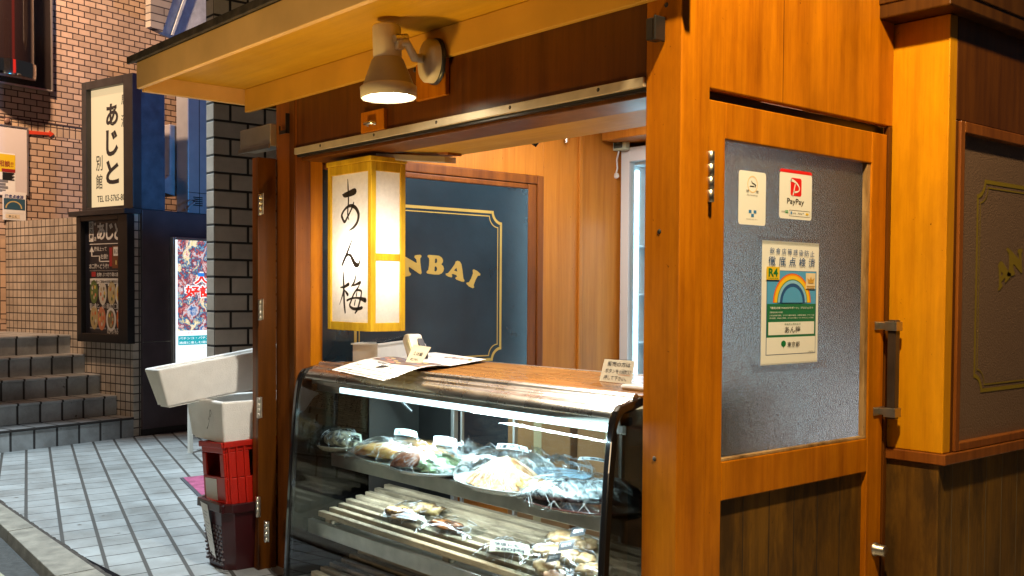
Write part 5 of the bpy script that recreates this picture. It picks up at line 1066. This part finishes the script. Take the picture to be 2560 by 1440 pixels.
# push button notice in an acrylic stand
a, b_, c, d = px(1497, 955, 'y', 2.965), px(1578, 964, 'y', 2.965), px(1590, 900, 'y', 3.00), px(1511, 895, 'y', 3.00)
f = thing('counter_notice', a, 'handwritten cream notice in a clear acrylic stand by the corner post', 'notice'); n = (b_-a).cross(d-a).normalized(); n = n if n.y < 0 else -n
S = Sheet(a, b_, c, d); S2 = lift(S, n, .0015); b = MB(); b.use(CREAMP).add([S(u, v) for u, v in ((.01, .05), (.985, .05), (.985, .96), (.01, .96))], [(0, 1, 2, 3)])
for s, u, v, w, h in (('販売の方は', .15, .68, .72, .19), ('ボタンを1回だけ', .12, .40, .82, .18), ('押して下さい。', .12, .13, .70, .18)): text(b, INK, S2, s, u, v, w, h, 0, .004, .015)
b.use(ink('orange', (.7, .25, .08))).add([S2(u, v) for u, v in ((.55, .36), (.92, .355), (.92, .372), (.55, .377))], [(0, 1, 2, 3)]); b.build('card', None, f, solid=-1)
b = MB(); S3 = lift(S, n, .004); S4 = lift(S, n, -.002); b.add([S3(0, 0), S3(1, 0), S3(1, 1), S3(0, 1)], [(0, 1, 2, 3)]); b.add([S4(0, 0), S4(1, 0), S4(1, 1), S4(0, 1)], [(0, 1, 2, 3)])
b.add([S3(0, 0), S3(1, 0), S3(1, 0)+Ve((.0, -.055, -.012)), S3(0, 0)+Ve((0, -.055, -.012))], [(0, 1, 2, 3)]); b.build('acrylic_stand', glass('acrylic', (.95, .96, .96), .03, 1.2, film=.05), f, solid=-1)
c = px(1585, 968, 'z', TZ+.01); f = bx('call_button', WHITEP, None, ((c.x-.045, c.y-.03, TZ), (c.x+.14, c.y+.05, TZ+.020)), bevel=.008); tag(f, 'flat white call button beside the handwritten notice', 'button')
# ---------------- fridge at the back of the room
FY = 5.22
c0, c1 = px(1553, 372, 'y', FY), px(1553, 900, 'y', FY)
FRG = thing('glass_fridge', (c0.x+.5, FY+.3, 0), 'tall white upright fridge with a glass door at the back of the room', 'fridge')
WF_ = mat('white_fridge_enamel', (.74, .78, .80), .3, coat=.3); x0, x1, zt = c0.x, c0.x+1.15, c0.z+.005
fb = bx('fridge_body', WF_, FRG, ((x0, FY+.06, -.02), (x0+.05, FY+.75, zt)), ((x1-.05, FY+.06, -.02), (x1, FY+.75, zt)), ((x0+.05, FY+.70, -.02), (x1-.05, FY+.75, zt)), ((x0+.05, FY+.06, zt-.12), (x1-.05, FY+.699, zt)), ((x0+.05, FY+.06, -.02), (x1-.05, FY+.699, .25)))
fd = bx('fridge_door', WF_, FRG, ((x0, FY, .05), (x0+.075, FY+.055, zt-.003)), ((x1-.075, FY, .05), (x1, FY+.055, zt-.003)), ((x0+.075, FY, zt-.10), (x1-.075, FY+.055, zt-.003)), ((x0+.075, FY, .05), (x1-.075, FY+.055, .15)))
b = MB(); b.box((x0+.075, FY+.02, .15), (x1-.075, FY+.03, zt-.10)); b.build('glass_pane', GLASS, fd, solid=-1)
b = MB()
for k in range(40): b.box((x0+.13, FY+.12, .35+k*.04), (x0+.138, FY+.121, .365+k*.04))
b.build('shelf_holes', BLACK, fb)
bx('shelf_standard', ALU, fb, ((x0+.115, FY+.122, .3), (x0+.15, FY+.14, zt-.13)))
for k in range(5): bx('shelf', mat('shelf_wire', (.7, .75, .78), .3, .4), FRG, ((x0+.055, FY+.10, .50+k*.33), (x1-.055, FY+.66, .512+k*.33)), bevel=.002)
bx('fridge_tube', mat('fridge_glow', (.7, .9, 1), .5, emit=9, ecol=(.45, .80, 1)), FRG, ((x0+.056, FY+.09, .35), (x0+.070, FY+.11, zt-.15)), ((x1-.07, FY+.09, .35), (x1-.056, FY+.11, zt-.15)))
lamp('fridge_light', 'AREA', (x0+.32, FY+.035, 1.35), 3.5, (.62, .88, 1), aim=(x0+.32, FY-2, 1.25), size=(.4, 1.3))
rng = random.Random(2)
for k in range(4):
    for j in range(6):
        bb = MB(); r = .035+rng.random()*.012; h = .17+rng.random()*.07; X = x0+.24+j*.14; bb.lathe([(.001, 0), (r, .002), (r, h*.65), (r*.4, h*.85), (r*.4, h), (.001, h)], (X, FY+.32, .513+k*.33), n=14)
        o = bb.build('drink_bottle', [mat('bottle_brown', (.10, .04, .02), .2), mat('bottle_green', (.03, .10, .05), .2), mat('bottle_red', (.30, .04, .03), .3), mat('bottle_clear', (.5, .55, .55), .15)][(k+j) % 4]); tag(o, 'small drink bottle on a shelf inside the glass fridge', 'bottle', 'bottles in the fridge')
c0, c1 = px(1547, 352, 'y', FY+.0), px(1572, 376, 'y', FY+.0)
f = thing('wall_thermometer', c0, 'small pale green digital thermometer box above the fridge corner', 'thermometer')
bx('case', mat('mint_plastic', (.56, .66, .50), .4), f, ((c0.x, FY-.06, c1.z), (c1.x+.02, FY-.01, c0.z)), bevel=.006); bx('display', mat('lcd', (.08, .11, .10), .2), f, ((c0.x+.012, FY-.0625, c1.z+.014), (c1.x-.004, FY-.0605, c0.z-.012)), bevel=0)
b = MB(); b.tube([Ve((c0.x+.03, FY-.03, c1.z)), Ve((c0.x+.012, FY-.03, c1.z-.06)), Ve((c0.x+.018, FY-.03, c1.z-.12)), Ve((c0.x+.005, FY-.03, c1.z-.15))], .006); b.add(*blob((c0.x+.008, FY-.03, c1.z-.165), (.022, .018, .022), .3, 3, 1, 2)); b.build('probe_wire', WHITEP, f)
# added counter and spot, there to make the frosted door glass glow low down
f = thing('glow_counter', (-2.75, 5.6, 0), 'added unseen counter, lit to give the frosted door glass a pale glow', 'counter')
bx('counter_body', mat('counter_grey', (.55, .55, .55), .4), f, ((-4.2, 5.95, -.02), (-2.42, 6.27, .95)))
lamp('door_glass_fill', 'SPOT', (-3.3, 5.35, 1.75), 420, (.92, .96, 1), .06, (-3.55, 5.95, .62), 48, .9)  # added fill, aimed so the counter shows bright through the glass
# ================================================================== CRATES AND FOAM BOXES
X1, Y1 = -5.115, 2.42
def crate(name, x0, x1, y0, y1, z0, z1, m, label, group, flare=.02):
    f = thing(name, ((x0+x1)/2, (y0+y1)/2, z0), label, 'crate', group); return f
# lower maroon basket crate: flared, open top, perforated
f = crate('plastic_crate', X1-.40, X1, Y1, Y1+.5, 0, .365, MAROON, 'dark maroon perforated plastic crate at the bottom of the stack', 'crates beside the hatch')
x0, x1, y0, y1, t = X1-.335, X1, Y1, Y1+.48, .012
def ring(d, z): return [(x0-d, y0-d, z), (x1+d, y0-d, z), (x1+d, y1+d, z), (x0-d, y1+d, z)]
def chamf(d, z, c=.05): a0, a1, b0, b1 = x0-d, x1+d, y0-d, y1+d; return [Ve(p+(z,)) for p in ((a0+c, b0), (a1-c, b0), (a1, b0+c), (a1, b1-c), (a1-c, b1), (a0+c, b1), (a0, b1-c), (a0, b0+c))]
b = MB(); b.loft([chamf(-.03, .0), chamf(.0, .33), chamf(.004, .365), chamf(-.012, .365), chamf(-.014, .33), chamf(-.042, .012)], cap=True, sm=False); b.build('crate_body', MAROON, f, .003)
b = MB(); b.loft([chamf(.002, .318), chamf(.016, .320), chamf(.018, .366), chamf(.002, .368), chamf(-.004, .3665)], cap=False, sm=False)
for k in range(7): b.box((x0+.02+k*.05, y0-.016, .318), (x0+.026+k*.05, y0-.001, .364))
for k in range(4): b.box((x1+.001, y0+.06+k*.11, .318), (x1+.016, y0+.066+k*.11, .364))
b.build('crate_rim', MAROON, f, .003)
b = MB(); rng = random.Random(4)
for k in range(60):
    i, j = k % 6, k//6; b.box((x0+.06+i*.036+(j % 2)*.012, y0-.003-.03*(.33-.03-j*.022)/.33*0+.022*(1-(.03+j*.022)/.33), .03+j*.022), (x0+.074+i*.036+(j % 2)*.012, y0+.012+.022*(1-(.03+j*.022)/.33), .042+j*.022))
b.build('perforation', mat('lattice_holes', (.16, .12, .12), .4), f)
b = MB(); S = Sheet(Ve((x0+.12, y0-.002+.018, .075)), Ve((x0+.19, y0-.002+.018, .05)), Ve((x0+.165, y0-.022, .345)), Ve((x0+.075, y0-.022, .352)), sag=lambda u, v: 0); rect(b, PAPER, S, 0, 0, 1, 1, 0, 4)
for k in range(9): rect(b, ink('grey', (.2, .2, .21)), lambda u, v, h: S(u, v, 0)+Ve((0, -.001, 0)), .15, .84-k*.07, .85-.2*(k % 3), .848-k*.07)
b.build('label', None, f, solid=-1)
# red beer crate on it, slightly tipped
f = thing('bottle_crate', (X1-.18, Y1+.25, .34), 'bright red bottle crate tipped on the maroon crate under the foam boxes', 'crate', 'crates beside the hatch')
Mx = Matrix.Translation(Ve((X1-.17, Y1+.26, .345)))@Matrix.Rotation(R(-4), 4, 'Y')@Matrix.Rotation(R(2), 4, 'X')
hx, hy, hz = .135, .235, .345
b = MB()
b.box((-hx, -hy, 0), (hx, -hy+.014, .16), Mx).box((-hx, -hy, .285), (hx, -hy+.014, hz), Mx).box((-hx, -hy, .16), (-hx+.05, -hy+.014, .285), Mx).box((hx-.05, -hy, .16), (hx, -hy+.014, .285), Mx)
b.box((hx-.014, -hy+.0145, 0), (hx, hy, .15), Mx).box((hx-.014, -hy+.0145, .29), (hx, hy, hz), Mx).box((hx-.014, -hy+.0145, .15), (hx, -hy+.15, .29), Mx).box((hx-.014, hy-.05, .15), (hx, hy, .29), Mx)
b.box((-hx, -hy+.0145, 0), (-hx+.014, hy, hz), Mx).box((-hx+.0145, hy-.014, 0), (hx-.0145, hy, hz), Mx).box((-hx+.0145, -hy+.0145, 0), (hx-.0145, hy-.0145, .012), Mx)
b.build('crate_wall', REDP, f, .005)
b = MB()
for yy in (-hy+.03, -hy+.075, -hy+.12): b.box((hx-.0005, yy-.006, .0), (hx+.012, yy+.006, hz), Mx)
b.box((hx-.0005, -hy, hz-.03), (hx+.014, hy, hz+.002), Mx).box((-hx-.008, -hy-.012, hz-.03), (hx+.012, -hy, hz+.002), Mx).box((-hx-.004, -hy-.01, -.001), (hx+.010, -hy-.0005, .03), Mx)
b.build('crate_rib', REDP, f, .004)
MB().box((-hx+.03, -hy-.002, .03), (hx-.10, -hy-.0008, .145), Mx).build('label', PAPER, f); MB().box((hx+.0008, -hy+.18, .02), (hx+.002, hy-.05, .14), Mx).build('label', PAPER, f)
BG = mat('brown_bottle_glass', (.035, .015, .008), .08, coat=.6)
for i, (dx, dy) in enumerate(((.07, -.02), (.07, .09), (-.02, -.02), (-.02, .09))):
    b = MB(); p = Mx@Ve((dx, dy, .013)); b.lathe([(.001, 0), (.036, .002), (.036, .17), (.030, .20), (.014, .25), (.014, .30), (.001, .301)], p, n=18); o = b.build('beer_bottle', BG); tag(o, 'dark brown bottle standing inside the red crate', 'bottle', 'bottles in the red crate')
# foam boxes
def foam(name, M4, w, d, h, t, label, lid=False, taper=.025):
    f = thing(name, M4@Ve((0, 0, 0)), label, 'foam box', 'foam boxes stacked on the crates'); b = MB()
    def rg(dx, z): return [M4@Ve(p) for p in ((-w/2-dx, -d/2-dx, z), (w/2+dx, -d/2-dx, z), (w/2+dx, d/2+dx, z), (-w/2-dx, d/2+dx, z))]
    b.loft([rg(-taper, 0), rg(0, h), rg(-t, h), rg(-t-taper*.6, t)], cap=True, sm=False); o = b.build('box_shell', FOAM, f, .012, 3)
    b = MB(); b.loft([rg(-taper-.012, -.012), rg(-taper-.012, -.0002)], cap=True, sm=False); b.build('foot_step', FOAM, f, .004); return f
MB_ = Matrix.Translation(Ve((-5.37, 2.72, .695)))@Matrix.Rotation(R(1.5), 4, 'Z')
f = foam('foam_box', MB_, .44, .62, .215, .035, 'chipped white foam box on the red crate, lower of the two')
b = MB(); T = Fr(MB_@Ve((-.03, -.3095, .05)), (1, 0, 0), (0, 0, 1), (0, -1, 0)); 
for p in ([(.10, .06, .004), (.115, .085, .004), (.12, .115, .004), (.135, .10, .004), (.12, .075, .004)], [(.118, .07, .003), (.10, .03, .004), (.085, .012, .007)]): stroke(b, INK, T, p, .002)
b.build('pen_mark', None, f, solid=-1)
MA_ = Matrix.Translation(Ve((-5.475, 2.62, .935)))@Matrix.Rotation(R(-2), 4, 'Z')@Matrix.Rotation(R(8.5), 4, 'X')@Matrix.Rotation(R(-2), 4, 'Y')
foam('foam_box', MA_, .22, .84, .205, .03, 'long white foam trough tilted across the lower foam box', taper=.03)
# ---------------- mat, stool
f = thing('door_mat', px(500, 1220, 'z', 0), 'dusty pink door mat with a dark rubber border on the pavement', 'mat')
q = [px(450, 1195, 'z', .006), px(516, 1262, 'z', .006), px(720, 1235, 'z', .006), px(600, 1180, 'z', .006)]; T = Sheet(*q)
b = MB(); b.prism([(0, 0), (1, 0), (1, 1), (0, 1)], T, -.004, .003); b.build('border', mat('mat_rubber', (.07, .075, .09), .6), f)
b = MB(); rect(b, mat('pink_carpet', (.42, .10, .20), .95, var=.35, vs=12, bs=120, bst=.8), T, .02, .045, .98, .96, .006); b.build('carpet', None, f, solid=-1)
c = px(476, 1133, 'z', 0); f = thing('white_stool', c+Ve((-.1, .25, 0)), 'white metal stool behind the foam boxes near the dark board', 'stool')
SWH = mat('stool_white', (.62, .60, .54), .45, var=.08)
for dx, dy in ((0, 0), (.02, .42), (.38, .05), (.36, .46)): b = MB(); b.box((c.x+dx-.02, c.y+dy-.02, 0), (c.x+dx+.02, c.y+dy+.02, .47)); b.build('leg', SWH, f, .003)
bx('seat', SWH, f, ((c.x-.05, c.y-.04, .4705), (c.x+.43, c.y+.52, .51)), bevel=.01)
bx('rail', SWH, f, ((c.x+.021, c.y-.012, .36), (c.x+.36, c.y+.012, .39)), ((c.x-.012, c.y+.021, .36), (c.x+.02, c.y+.40, .39)))
